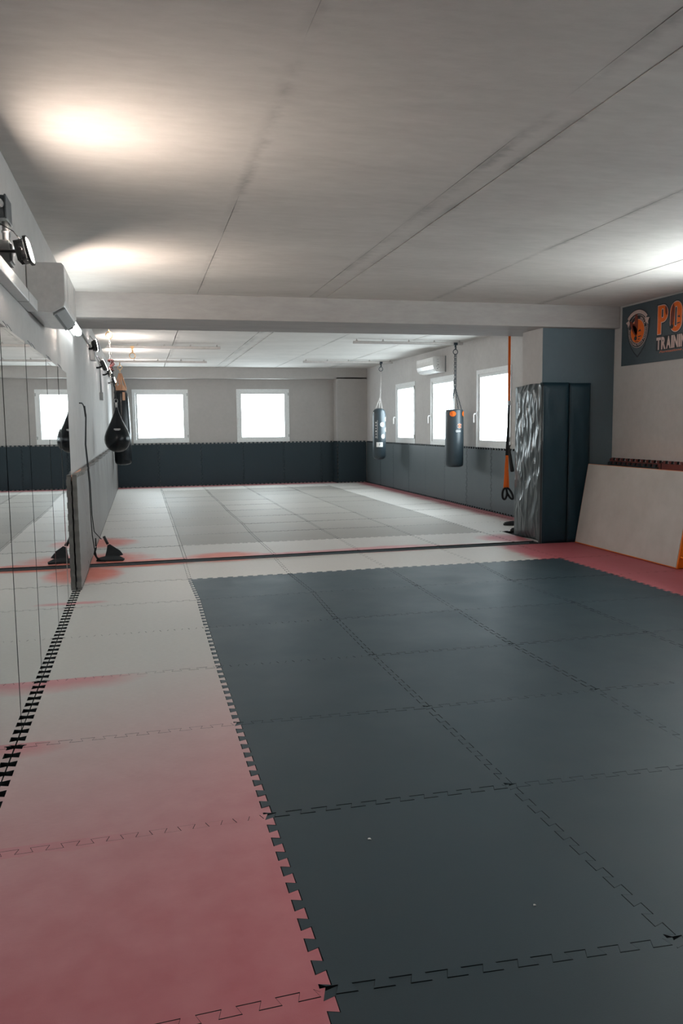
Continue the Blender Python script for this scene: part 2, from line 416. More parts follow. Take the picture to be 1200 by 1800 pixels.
# --- floor
m = MB(); m.box(XL - .3, XRN + .3, YREAR - .3, 8.96, -.2, -.028)
floor = struct(m.build('floor', 'slab'))
m = MB(); m.box(XL - .3, XRN + .3, 8.962, YB + .3, -.2, .002)
floor_far = struct(m.build('floor_raised', 'slab'))
lip = MB(); lip.add([(-.6, 8.885, -.028), (4.62, 9.0, -.028), (4.62, 9.0, .016), (-.6, 8.885, .020), (-.6, 8.99, -.028), (4.62, 9.02, -.028), (4.62, 9.02, .016), (-.6, 8.99, .016)],
    [(0, 1, 2, 3), (3, 2, 6, 7), (4, 7, 6, 5), (0, 3, 7, 4), (1, 5, 6, 2), (0, 4, 5, 1)])
struct(tag(lip.build('trim_1', 'lip'), 'dark grey step edge where the far floor rises'))

measured = {(0,0):(.413,7.879),(0,1):(.432,6.888),(0,2):(.422,5.899),(0,3):(.416,4.886),(0,4):(.417,3.893),(0,5):(.42,2.903),(0,6):(.422,1.916),
 (1,0):(1.406,7.873),(1,1):(1.443,6.916),(1,2):(1.408,5.883),(1,3):(1.401,4.86),(1,4):(1.41,3.86),(1,5):(1.419,2.897),(1,6):(1.432,1.863),
 (2,0):(2.441,7.907),(2,1):(2.423,6.911),(2,2):(2.407,5.895),(2,3):(2.373,4.846),(2,4):(2.401,3.865),(3,0):(3.446,7.901),(3,1):(3.353,6.911),(4,0):(4.444,7.915)}
def node(i, j):
    if (i, j) in measured: return measured[(i, j)]
    x = .418 + i * 1.004; y = 7.889 - j * 1.004
    if i == -1: x = -.6035
    if i == 5: x = 5.44
    if i == 6: x = 5.735
    if j == -1: y = 8.875 + (x + .6) * .022
    if i in (0, 1, 2, 3, 4) and j > 0: x += random.uniform(-.008, .008); y += random.uniform(-.01, .01)
    if i == 4: x = 4.444
    return (x, y)
nodes = {}
for j in range(-1, 15):
    for i in range(-1, 7): nodes[(i, j)] = node(i, j)
def mat_label(mat): return {'red_mat': 'red foam puzzle floor mat, with pale window glare painted in', 'dark_mat': 'dark slate foam puzzle floor mat', 'grey_mat': 'worn grey foam puzzle floor mat'}[mat]
for j in range(-1, 14):
    for i in range(-1, 6):
        a, b, c, d = nodes[(i, j + 1)], nodes[(i + 1, j + 1)], nodes[(i + 1, j)], nodes[(i, j)]
        kb = 'T'; kt = 'N' if j > -1 else 'F'
        kr = 'T' if i < 5 else 'F'; kl = 'N' if i > -1 else 'T'
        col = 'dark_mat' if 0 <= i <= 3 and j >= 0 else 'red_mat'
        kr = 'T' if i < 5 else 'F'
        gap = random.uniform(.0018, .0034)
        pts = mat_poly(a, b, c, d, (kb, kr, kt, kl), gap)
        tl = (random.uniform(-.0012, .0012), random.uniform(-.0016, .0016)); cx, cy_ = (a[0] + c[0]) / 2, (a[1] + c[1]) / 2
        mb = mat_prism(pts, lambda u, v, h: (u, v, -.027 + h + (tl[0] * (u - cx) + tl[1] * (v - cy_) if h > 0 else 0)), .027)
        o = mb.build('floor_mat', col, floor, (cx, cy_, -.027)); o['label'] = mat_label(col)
# far room mats
fn = {}
for j in range(0, 13):
    for i in range(-1, 7):
        x = {-1: -.595, 5: 5.44, 6: 5.60}.get(i, .43 + i * 1.0); y = 8.985 + j * .9985
        if j == 0: y = 8.91 + (x + .6) * .022
        if j == 12: y = 20.32
        if 0 < i < 5 and 0 < j < 12: x += random.uniform(-.012, .012)
        if 0 < j < 12: y += random.uniform(-.012, .012) if i not in (0,) else 0
        fn[(i, j)] = (x, y)
for j in range(0, 12):
    for i in range(-1, 6):
        a, b, c, d = fn[(i, j)], fn[(i + 1, j)], fn[(i + 1, j + 1)], fn[(i, j + 1)]
        if i >= 4 and j == 0:            # cut round the column
            if i == 5: continue
            b = (4.70, b[1]); c = (4.70, c[1])
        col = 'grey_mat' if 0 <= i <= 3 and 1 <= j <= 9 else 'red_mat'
        ks = ('F' if j == 0 else 'N', 'F' if (j == 0 and i == 4) else 'T', 'T', 'T' if i == -1 else 'N')
        gap = random.uniform(.003, .006)
        pts = mat_poly(a, b, c, d, ks, gap); cx, cy_ = (a[0] + c[0]) / 2, (a[1] + c[1]) / 2
        tl = (random.uniform(-.001, .001), random.uniform(-.002, .002))
        mb = mat_prism(pts, lambda u, v, h: (u, v, .002 + h + (tl[0] * (u - cx) + tl[1] * (v - cy_) if h > 0 else 0)), ZF - .002)
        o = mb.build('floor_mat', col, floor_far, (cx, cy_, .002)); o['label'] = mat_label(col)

# --- walls
def wall_with_holes(axis, pos0, pos1, a0, a1, z0, z1, holes):
    """axis 'x': slab between x=pos0..pos1 running along y a0..a1; holes (a0,a1,z0,z1)"""
    m = MB(); hs = sorted(holes); cur = a0
    def bx(u0, u1, w0, w1):
        if axis == 'x': m.box(pos0, pos1, u0, u1, w0, w1)
        else: m.box(u0, u1, pos0, pos1, w0, w1)
    for (h0, h1, hz0, hz1) in hs:
        bx(cur, h0, z0, z1); bx(h0, h1, z0, hz0); bx(h0, h1, hz1, z1); cur = h1
    bx(cur, a1, z0, z1)
    return m
WR = [(11.69, 13.03, 1.08, 2.40), (14.01, 15.31, 1.08, 2.40), (16.25, 17.58, 1.08, 2.40)]
WB = [(-.177, 1.165, 1.11, 2.415), (2.36, 3.70, 1.095, 2.425)]
m = MB(); m.box(XL - .3, XL, YREAR - .3, YB + .3, -.1, 3.2); wall_left = struct(m.build('wall_left', 'wall'))
m = wall_with_holes('x', XRF, XRF + .065, 9.5, YB + .3, -.1, 3.2, WR); wall_right_far = struct(m.build('wall_right_far', 'wall'))
m = MB(); m.box(XRN, XRN + .3, YREAR - .3, 9.5, -.1, 3.2); wall_right = struct(m.build('wall_right', 'wall'))
m = wall_with_holes('y', YB, YB + .065, XL, XRF, -.1, 3.2, WB); wall_back = struct(m.build('wall_back', 'wall_back'))
m = MB(); m.box(XL, XRN, YREAR - .3, YREAR, -.1, 3.2); wall_rear = struct(m.build('wall_rear', 'wall'))
m = MB(); m.box(4.77, XRN, 9.03, 9.55, -.02, 2.66); pillar = struct(m.build('wall_pillar', 'wall', bevel=.004))
m = MB(); m.box(4.776, XRN - .001, 9.026, 9.031, .0, 2.629); m.build('pillar_front_shade', 'pillar_shade', pillar, (5.2, 9.03, 1.3))  # thin sheet that darkens the column front in place of shade
m = MB(); m.box(4.86, XRF, 20.0, YB, 0, 2.70); struct(m.build('wall_pillar_far', 'wall_back'))
# --- ceiling: panels under a slab
m = MB(); m.box(XL - .3, XRN + .3, YREAR - .3, 9.4, ZC + .03, 3.3); ceiling = struct(m.build('ceiling', 'slab'))
m = MB(); m.box(XL - .3, XRN + .3, 9.4, YB + .3, ZCF + .03, 3.3); ceiling_far = struct(m.build('ceiling_far', 'slab'))
def ceil_panels(par, y0, y1, z, strips):
    for (x0, x1, dz, g0, g1) in strips:
        m = MB(); n = 24
        # edges wander a little like a filled concrete joint
        L = [(x0 + g0 + random.uniform(-.004, .004), y0 + (y1 - y0) * k / n) for k in range(n + 1)]
        Rr = [(x1 - g1 + random.uniform(-.004, .004), y0 + (y1 - y0) * k / n) for k in range(n + 1)]
        pts = Rr + L[::-1]
        m = mat_prism(pts, lambda u, v, h: (u, v, z + dz + h), .028 - dz)
        m.f.append(tuple(reversed(range(len(pts))))); m.sm.append(False); m.core = False
        m.build('ceiling_panel', 'ceiling', par, ((x0 + x1) / 2, (y0 + y1) / 2, z))
ceil_panels(ceiling, YREAR, 8.93, ZC, [(XL, .64, 0, 0, .001), (.64, 1.86, .0015, .001, .002), (1.86, 2.05, .0028, .002, .003), (2.05, 3.28, .001, .004, .002), (3.28, 4.66, .0025, .002, .003), (4.66, XRN, 0, .003, 0)])
ceil_panels(ceiling_far, 9.9, YB, ZCF, [(XL, .60, 0, 0, .006), (.60, 1.83, .002, .006, .006), (1.83, 2.05, .005, .004, .003), (2.05, 3.28, .001, .003, .006), (3.28, 4.6, .003, .006, .002), (4.6, XRF, 0, .002, 0)])
m = MB(); m.box(XL, XRN, 8.914, 9.94, 2.63, 3.0); struct(m.build('ceiling_beam', 'beam', bevel=.006))
m = MB(); m.box(XL, XRF, 20.0, YB, 2.665, 3.0); struct(m.build('ceiling_beam_far', 'wall_back', bevel=.005))

# --- windows
def window(n, kind, h, wallpos, sg=1):
    a0, a1, z0, z1 = h; fw = .075; d0 = wallpos - .012; d1 = wallpos + .06
    if sg < 0: d0, d1 = wallpos - .06, wallpos + .012
    def bx(m, u0, u1, dd0, dd1, w0, w1):
        if kind == 'x': m.box(dd0, dd1, u0, u1, w0, w1)
        else: m.box(u0, u1, dd0, dd1, w0, w1)
    c = ((wallpos, (a0 + a1) / 2, z0) if kind == 'x' else ((a0 + a1) / 2, wallpos, z0))
    w = thing('window_%d' % n, c, None, None); w['kind'] = 'structure'
    m = MB()
    for q in ((a0, a1, z0, z0 + fw), (a0, a1, z1 - fw, z1), (a0, a0 + fw, z0 + fw, z1 - fw), (a1 - fw, a1, z0 + fw, z1 - fw)): bx(m, q[0], q[1], d0, d1, q[2], q[3])
    m.build('window_frame', 'pvc', w, c)
    m = MB(); s0, s1, t0, t1 = a0 + fw, a1 - fw, z0 + fw, z1 - fw; sw = .05
    for q in ((s0, s1, t0, t0 + sw), (s0, s1, t1 - sw, t1), (s0, s0 + sw, t0 + sw, t1 - sw), (s1 - sw, s1, t0 + sw, t1 - sw)): bx(m, q[0] + .001, q[1] - .001, d0 + .014, d1 - .01, q[2], q[3])
    sash = m.build('sash', 'pvc', w, c)
    m = MB(); bx(m, s0 + sw, s1 - sw, d0 + .045, d0 + .051, t0 + sw, t1 - sw); m.build('pane', 'glass', w, c)
    # handle on the left jamb seen from inside, hinges opposite
    hy = a1 - fw * .45 if kind == 'x' else a0 + fw * .45; zz = z0 + .58
    m = MB()
    if kind == 'x':
        m.box(d0 - .012, d0, hy - .016, hy + .016, zz - .04, zz + .04)
        m.tube([(d0 - .01, hy, zz), (d0 - .05, hy, zz), (d0 - .062, hy, zz - .02), (d0 - .062, hy, zz - .15)], .011, 8)
    else:
        m.box(hy - .012, hy + .012, d0 - .01, d0, zz - .04, zz + .04)
        m.tube([(hy, d0 - .005, zz), (hy, d0 - .035, zz), (hy, d0 - .042, zz - .015), (hy, d0 - .042, zz - .12)], .008, 8)
    m.build('window_handle', 'white_shiny', w, c)
    m = MB()
    for zq in (z0 + .12, z1 - .16):
        hy2 = a0 + .02 if kind == 'x' else a1 - .02
        if kind == 'x': m.tube([(d0 - .008, hy2, zq), (d0 - .008, hy2, zq + .07)], .009, 8)
        else: m.tube([(hy2, d0 - .008, zq), (hy2, d0 - .008, zq + .07)], .009, 8)
    m.build_each('hinge', 'mid_grey', w, c)
    cc = ((wallpos + .09, (a0 + a1) / 2, (z0 + z1) / 2) if kind == 'x' else ((a0 + a1) / 2, wallpos + .09 * sg, (z0 + z1) / 2))
    portal(cc, (-1, 0, 0) if kind == 'x' else (0, -sg, 0), a1 - a0 - .02, z1 - z0 - .02)
for k, h in enumerate(WB): window(k + 1, 'y', h, YB)
for k, h in enumerate(WR): window(k + 3, 'x', h, XRF)


# --- wall mats
def wall_mats(par, seams, z0, z1, to3, col, thick=.025, ends=('F', 'F'), gap=.004, bow=None, name='wall_mat', topk='T', botk='N'):
    n = len(seams) - 1
    for k in range(n):
        u0, u1 = seams[k], seams[k + 1]
        kl = ends[0] if k == 0 else 'N'; kr = ends[1] if k == n - 1 else 'T'
        pts = mat_poly((u0, z0), (u1, z0), (u1, z1), (u0, z1), (botk, kr, topk, kl), gap)
        dh = random.uniform(0, .004)
        mb = mat_prism(pts, lambda u, v, h: to3(u, v, h + (dh if h > 0 else 0)), thick)
        c = to3((u0 + u1) / 2, (z0 + z1) / 2, 0)
        if bow:
            pass
        mb.build(name, col[k % len(col)] if isinstance(col, list) else col, par, c)
# back wall: u = x
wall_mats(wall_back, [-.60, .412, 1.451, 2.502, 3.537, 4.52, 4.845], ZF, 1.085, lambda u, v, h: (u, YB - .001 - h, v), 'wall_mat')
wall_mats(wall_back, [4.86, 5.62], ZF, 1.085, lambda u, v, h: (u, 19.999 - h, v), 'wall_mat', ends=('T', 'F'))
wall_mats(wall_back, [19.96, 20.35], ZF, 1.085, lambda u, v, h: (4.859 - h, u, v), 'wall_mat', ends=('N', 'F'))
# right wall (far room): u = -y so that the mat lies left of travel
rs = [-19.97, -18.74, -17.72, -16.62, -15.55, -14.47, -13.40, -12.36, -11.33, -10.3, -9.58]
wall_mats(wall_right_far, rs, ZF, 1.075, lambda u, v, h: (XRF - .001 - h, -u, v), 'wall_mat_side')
# left wall (far room): u = y, standing a little off the wall, first mat bowed outwards
def left3(u, v, h):
    b = .010 * math.exp(-((u - 8.6) / .5) ** 2) * (v / 1.05) ** 2 - .010 * math.sin((u - 7.6) * 6.2) * (v / 1.0)
    return (XL + .028 + max(-.02, b) + h, u, v)
def left_mats():
    seams = [7.63, 8.66, 9.68, 10.7, 11.72, 12.74, 13.76, 14.8, 15.8, 16.8, 17.85, 18.9, 19.9, 20.33]
    for k in range(len(seams) - 1):
        u0, u1 = seams[k], seams[k + 1]; z0 = .001 if k == 0 else ZF; th = .04
        # top and bottom runs need extra points so the sheet can bow
        kl = 'T' if k == 0 else 'N'
        pts = mat_poly((u0, z0), (u1, z0), (u1, 1.045 + .003 * k), (u0, 1.045 + .003 * k), ('N', 'T' if k < len(seams) - 2 else 'F', 'T', kl), .004)
        mb = mat_prism(pts, left3, th); mb.core = False
        o = mb.build('wall_mat', 'left_wall_mat', wall_left, left3((u0 + u1) / 2, .5, 0))
left_mats()
# peach foam backing that shows above the first left wall mats
m = MB(); ys = [7.66 + .08 * k for k in range(22)]
vs = []
for y_ in ys:
    f = left3(y_, 1.03, .0); vs += [(XL + .001, y_, 1.0), (f[0] - .001, y_, 1.0), (f[0] - .001, y_, 1.036), (XL + .001, y_, 1.046)]
n_ = len(ys)
m.add(vs, [(i * 4 + k, i * 4 + (k + 1) % 4, i * 4 + 4 + (k + 1) % 4, i * 4 + 4 + k) for i in range(n_ - 1) for k in range(4)] + [(3, 2, 1, 0), tuple((n_ - 1) * 4 + k for k in range(4))])
tag(m.build('foam_backing', 'peach', wall_left), 'peach foam edge')
# right wall near the crash mat: dark mats behind, then red
wall_mats(wall_right, [-9.02, -7.99], -.02, 1.03, lambda u, v, h: (XRN - .001 - h, -u, v), 'wall_mat_red', thick=.03)
wall_mats(wall_right, [-7.98, -6.98, -5.98, -4.98, -3.98, -2.98, -1.98], -.02, 1.03, lambda u, v, h: (XRN - .001 - h, -u, v), 'wall_mat_red', thick=.03)
wall_mats(wall_right, [-9.02, -8.02], -.02, .985, lambda u, v, h: (XRN - .034 - h, -u, v), 'wall_mat', thick=.025)

# ================================================================== MIRRORS
seam_y = [2.2, 3.14, 4.09, 4.945, 5.985, 6.83, 7.615]
yawd = [.0, .1, .12, .0, .24, .17]
descr = ['wall mirror panel nearest the camera, mostly outside the picture', 'wall mirror panel at the left picture edge, the second along from the camera',
         'narrow wall mirror panel left of the wide dark gap', 'wide wall mirror panel with a dark gap on its near side', 'wall mirror panel second from the wall mats, reflecting the left window frame',
         'last wall mirror panel, next to the pale grey wall mats']
for k in range(6):
    y0, y1 = seam_y[k], seam_y[k + 1]; g = .008 if k in (2, 3) else .003
    c = (XL + .022, (y0 + y1) / 2, .985)
    mt = thing('wall_mirror', (XL + .022, (y0 + y1) / 2, 0), descr[k], 'mirror', 'mirror panels along the left wall')
    m = MB(); m.box(-.003, .0, -(y1 - y0) / 2 + g, (y1 - y0) / 2 - g, -.025, 1.97)
    o = m.build('mirror_glass', 'mirror', mt, None); o.location = (0, 0, 0); o.rotation_euler = (0, 0, R(yawd[k] * .9))
    m = MB(); m.box(XL + .0005, XL + .012, y0, y1, -.024, 1.967); m.build('backing_board', 'darksteel', mt, (XL, (y0 + y1) / 2, 0))
    for q in (.27, .42):
        yy = y0 + (y1 - y0) * q
        m = MB(); m.tube([(XL + .002, yy, 2.006), (XL + .012, yy, 1.994), (XL + .024, yy, 1.972)], .0018, 6); m.build_each('mirror_clip', 'grey_plastic', mt, (XL, yy, 2.0))

# ================================================================== LEFT WALL SERVICES
# cable trunking
m = MB(); m.box(XL + .0005, -.582, 1.0, 5.315, 2.188, 2.255)
tr_ = thing('cable_trunking', (XL, 3.6, 2.188), 'white plastic cable trunking running along the left wall into the air conditioner', 'trunking')
m.build('trunking_body', 'white', tr_, (XL, 3.6, 2.188), bevel=.004)
m = MB()
for yy in (3.55, 4.9):
    m.box(XL + .0005, -.5805, yy, yy + .004, 2.1865, 2.2565)
m.build_each('cover_joint', 'mid_grey', tr_, (XL, 3.6, 2.188))
# air conditioner on the left wall
ac = thing('air_conditioner', (XL, 5.76, 2.19), 'white air conditioner high on the left wall with its louvre open', 'air conditioner')
prof = [(XL + .002, 2.2), (-.582, 2.19), (-.50, 2.186), (-.43, 2.226), (-.42, 2.26), (-.42, 2.47), (-.435, 2.488), (XL + .002, 2.488)]
m = MB(); m.prism([(x, 5.32, z) for x, z in prof], (0, .88, 0)); m.build('housing', 'white_shiny', ac, (XL, 5.76, 2.19), bevel=.006)
m = MB(); m.obox((-.462, 5.76, 2.198), (.87, 0, .5), (0, 1, 0), (-.5, 0, .87), .042, .41, .004); m.build('louvre', 'mid_grey', ac, (-.46, 5.76, 2.2))
m = MB(); m.obox((-.487, 5.74, 2.1835), (.87, 0, .5), (0, 1, 0), (-.5, 0, .87), .008, .37, .004); m.build('air_slot', 'black', ac, (-.49, 5.74, 2.19))
m = MB(); m.box(-.4195, -.4185, 5.5, 5.503, 2.24, 2.46); m.box(-.4195, -.4185, 6.05, 6.053, 2.24, 2.46); m.build_each('panel_seam', 'mid_grey', ac, (-.42, 5.8, 2.3))
# conduit boxes with first floodlight
jb = thing('junction_box', (XL, 4.35, 2.44), 'dark grey junction box with conduits at the upper left edge above the trunking', 'junction box')
m = MB(); m.box(XL + .001, -.588, 4.20, 4.36, 2.472, 2.578); m.build('box_body', 'dark_plastic', jb, (XL, 4.3, 2.44), bevel=.004)
m = MB(); m.box(-.5875, -.578, 4.195, 4.365, 2.468, 2.582); m.build('box_lid', 'dark_plastic', jb, (XL, 4.3, 2.44), bevel=.003)
m = MB(); m.tube([(-.605, 2.0, 2.535), (-.605, 4.2, 2.535)], .012, 10); m.tube([(-.605, 4.16, 2.535), (-.605, 4.2, 2.535)], .017, 10)
m.build('conduit', 'mid_grey', jb, (-.6, 3, 2.53))
m = MB(); m.tube([(-.60, 4.28, 2.472), (-.60, 4.28, 2.375)], .014, 10); m.tube([(-.60, 4.28, 2.43), (-.60, 4.28, 2.42)], .018, 10); m.tube([(-.60, 4.28, 2.385), (-.60, 4.28, 2.375)], .018, 10)
m.build('conduit', 'mid_grey', jb, (-.6, 4.28, 2.4))
m = MB(); m.tube([(-.602, 4.33, 2.474), (-.60, 4.385, 2.435), (-.607, 4.42, 2.42)], .012, 10); m.build('conduit', 'mid_grey', jb, (-.6, 4.8, 2.4))
sb = thing('switch_box', (XL, 4.3, 2.27), 'small grey socket box hanging below the junction box', 'switch box')
m = MB(); m.box(XL + .001, -.575, 4.21, 4.35, 2.268, 2.374); m.build('box_body', 'grey_plastic', sb, (XL, 4.3, 2.27), bevel=.005)
m = MB(); m.box(-.5745, -.568, 4.225, 4.335, 2.28, 2.36); m.build('box_lid', 'grey_plastic', sb, (XL, 4.3, 2.27), bevel=.002)

def floodlight(y, z, x, label, glass, ysize=.16, zsize=.13, yaw=-12, tilt=0, bodymat='black', arm=True, side=1):
    """floodlight on a wall bracket, glass facing across the room (side=1 faces +x)"""
    t_ = thing('floodlight', (x, y, z), label, 'lamp', 'floodlights along the walls')
    a = R(yaw); n = Vector((math.cos(a) * side, math.sin(a), math.sin(R(tilt)))).normalized(); h = Vector((0, 0, 1)).cross(n).normalized(); v = n.cross(h)
    c = Vector((x, y, z))
    def oval(dn, f, cnt=24):
        o = []
        for k in range(cnt):
            q = 2 * math.pi * k / cnt; cc_, ss_ = math.cos(q), math.sin(q); e_ = .55
            o.append(c + n * dn + h * (math.copysign(abs(cc_) ** e_, cc_) * (ysize / 2 + f)) + v * (math.copysign(abs(ss_) ** e_, ss_) * (zsize / 2 + f)))
        return o
    m = MB(); m.prism(oval(-.036, -.008), n * .026)
    for k in range(5): m.obox(c - n * .045 + h * ((k - 2) * ysize * .17), h, v, n, .003, zsize * .38, .012)
    m.build('lamp_body', bodymat, t_, c, bevel=.002)
    m = MB(); O, I, O2, I2 = oval(-.010, .003), oval(-.010, -.006), oval(.004, .003), oval(.004, -.006); q = len(O)
    m.add(O + I + O2 + I2, [(k, (k + 1) % q, 2 * q + (k + 1) % q, 2 * q + k) for k in range(q)] + [(q + k, 3 * q + k, 3 * q + (k + 1) % q, q + (k + 1) % q) for k in range(q)]
        + [(2 * q + k, 2 * q + (k + 1) % q, 3 * q + (k + 1) % q, 3 * q + k) for k in range(q)] + [(k, q + k, q + (k + 1) % q, (k + 1) % q) for k in range(q)])
    m.build('bezel', bodymat, t_, c)
    m = MB(); m.prism(oval(-.006, -.0065), n * .005); m.build('lamp_glass', glass, t_, c)
    if arm:
        wx = XL if side == 1 else XRN
        m = MB(); q = c - n * .03
        m.tube([(wx + .003 * side, y - .02, z - (.01 if glass == 'flood_glass' else .05)), (wx + .04 * side, y - .02, z - (.01 if glass == 'flood_glass' else .05)), q], .016 if glass != 'flood_glass' else .008, 8)
        m.tube([q - h * (ysize / 2 + .01), q + h * (ysize / 2 + .01)], .008, 8)
        m.build('bracket', bodymat, t_, c)
        m = MB(); pts = [c - n * .03 + v * .06, c - n * .05 + v * .10, Vector((wx + .02 * side, y + .03, z + .13)), Vector((wx + .01 * side, y + .06, z + .10))]
        m.tube(pts, .003, 6); m.build('lamp_cable', 'black', t_, c)
    return t_
floodlight(4.2, 2.325, -.485, 'lit black floodlight beside the grey boxes, nearest on the left wall', 'flood_glass', yaw=-3, tilt=12, ysize=.14, zsize=.125)
floodlight(6.95, 2.34, -.53, 'floodlight on the left wall hidden behind the air conditioner', 'flood_glass_hidden', yaw=25, tilt=6)
floodlight(1.6, 2.10, XRN - .16, 'unseen fill floodlight added on the right wall level with the camera', 'flood_glass_right', side=-1, yaw=-12, tilt=15)  # extra lamp added to brighten the near ceiling and floor
floodlight(5.9, 2.30, XRN - .16, 'floodlight on the right wall past the picture edge', 'flood_glass_right', side=-1, yaw=5, tilt=20)
floodlight(13.4, 2.48, -.50, 'black floodlight arm halfway along the left wall of the far room', 'flood_glass_far', yaw=14, tilt=24, zsize=.2)
floodlight(15.6, 2.51, -.49, 'black floodlight just beyond the vertical grey conduit', 'flood_glass_far', yaw=14, tilt=24, zsize=.2)
floodlight(18.2, 2.50, -.49, 'farthest black floodlight glowing beside the hanging bags', 'flood_glass_far', yaw=-6, tilt=20, zsize=.18)
fl = floodlight(11.55, 2.60, -.53, 'black and white floodlight nearest the bright batten lamp', 'flood_glass_far', yaw=14, tilt=10, zsize=.17)
# batten lamp
bl = thing('batten_lamp', (XL, 8.0, 2.40), 'bright white batten lamp just past the left air conditioner', 'lamp')
m = MB()
path = [(XL + .04, 7.35, 2.44), (XL + .04, 8.55, 2.44)]
m.tube([(XL + .058, 7.30, 2.445), (XL + .058, 7.36, 2.445), (XL + .058, 8.72, 2.455), (XL + .058, 8.80, 2.456), (XL + .058, 8.83, 2.456)], [.028, .040, .040, .034, .015], 16); m.build('diffuser', 'tube', bl, (XL, 8, 2.42))
m = MB(); m.box(XL + .001, XL + .02, 7.3, 8.8, 2.42, 2.50); m.build('lamp_body', 'white', bl, (XL, 8, 2.42))
# conduit run with vertical drop
cd = thing('wall_conduit', (XL, 14.2, 1.97), 'grey conduit dropping down the left wall to a switch box', 'conduit')
m = MB(); m.tube([(XL + .018, 9.96, 2.59), (XL + .018, 11.0, 2.60), (XL + .018, 14.15, 2.60), (XL + .018, 19.9, 2.60)], .011, 8)
m.build('conduit', 'mid_grey', cd, (XL, 12, 2.6))
m = MB(); m.tube([(XL + .025, 14.2, 2.60), (XL + .025, 14.2, 2.08)], .014, 8); m.build('conduit', 'mid_grey', cd, (XL, 14.2, 2.3))
m = MB(); m.box(XL + .001, XL + .06, 14.14, 14.26, 2.55, 2.66); m.build('box_body', 'mid_grey', cd, (XL, 14.2, 2.6), bevel=.004)
m = MB(); m.box(XL + .001, XL + .06, 14.14, 14.27, 1.95, 2.08); m.build('switch', 'mid_grey', cd, (XL, 14.2, 2.0), bevel=.004)
wb_ = thing('wall_box', (XL, 11.9, 2.45), 'white electrical wall box behind the first far room floodlight', 'box')
m = MB(); m.box(XL + .001, XL + .07, 11.75, 11.98, 2.42, 2.66); m.build('box_body', 'mid_grey', wb_, (XL, 11.9, 2.5), bevel=.004)

# ================================================================== CEILING RAILS
def rail(x0, x1, y, label, z=2.878, bolts=5):
    t_ = thing('ceiling_rail', ((x0 + x1) / 2, y, z), label, 'rail', 'steel rails for hanging bags')
    m = MB(); hw, hh, th = .021, .021, .003
    m.box(x0, x1, y - hw, y + hw, z + hh - th, z + hh); m.box(x0, x1, y - hw, y - hw + th, z - hh, z + hh); m.box(x0, x1, y + hw - th, y + hw, z - hh, z + hh)
    m.box(x0, x1, y - hw, y - .008, z - hh, z - hh + th); m.box(x0, x1, y + .008, y + hw, z - hh, z - hh + th)
    m.build('rail_channel', 'rail', t_, ((x0 + x1) / 2, y, z))
    for k in range(bolts):
        xx = x0 + .06 + (x1 - x0 - .12) * k / (bolts - 1)
        m = MB(); m.tube([(xx, y, z + hh), (xx, y, ZCF + .002)], .008, 8); m.tube([(xx, y, z + hh), (xx, y, z + hh + .012)], .02, 6, smooth=False)
        m.build('rail_bolt', 'galv', t_, (xx, y, z))
    return t_
rail(-.52, 1.43, 14.62, 'left ceiling rail nearer the beam, carrying the empty ring hook')
rail(-.62, 1.44, 17.75, 'left ceiling rail nearer the far windows')
rail(3.53, 5.50, 13.30, 'right ceiling rail nearer the beam, carrying the large charcoal bag')
rail(3.50, 5.54, 17.45, 'right ceiling rail nearer the far windows, carrying the slim bag')

def hook(c, x, y, z, mat, ringr=.045, trolley=True):
    """trolley with eye and ring hanging from a rail at z"""
    m = MB()
    if trolley: m.box(x - .03, x + .03, y - .028, y + .028, z - .012, z + .03); m.box(x - .014, x + .014, y - .01, y + .01, z - .05, z - .01)
    m.tube([(x, y, z - .02), (x + .012, y, z - .05), (x + .016, y, z - .07), (x, y, z - .085), (x - .012, y, z - .075)], .006, 8)
    m.tube([(x, y, z - .05), (x, y, z - .08)], .008, 8)
    m.torus((x, y, z - .085 - ringr), (1, 0, 0), (0, 0, 1), ringr, ringr, .007, 20, 8)
    return m.build('hook', mat, c, (x, y, z))
ht = thing('ring_hook', (-.09, 14.62, 2.75), 'empty brassy ring hook under the nearer left ceiling rail', 'hook')
hook(ht, -.09, 14.62, 2.862, 'brass', .05)

# ================================================================== PUNCHING BAGS
def facing(cx, cyy):
    return math.atan2(-cyy, -cx)     # angle from the bag centre towards the camera
def wrap(cx, cyy, r, ang0, lift=.0015):
    """(s, z): s metres round the bag, positive to the viewer's right"""
    return lambda s_, z_: (cx + (r + lift) * math.cos(ang0 + s_ / r), cyy + (r + lift) * math.sin(ang0 + s_ / r), z_)
def subdiv_disc(fnw, s0, z0, rs, rz, n=20):
    vs = [fnw(s0, z0)]; fs = []
    for k in range(n): a = 2 * math.pi * k / n; vs.append(fnw(s0 + rs * math.cos(a), z0 + rz * math.sin(a)))
    for k in range(n): fs.append((0, 1 + k, 1 + (k + 1) % n))
    return vs, fs
def strip_patch(fnw, s0, s1, z0, z1, n=10):
    vs = []
    for k in range(n + 1):
        s_ = s0 + (s1 - s0) * k / n; vs += [fnw(s_, z0), fnw(s_, z1)]
    return vs, [(2 * k, 2 * k + 2, 2 * k + 3, 2 * k + 1) for k in range(n)]

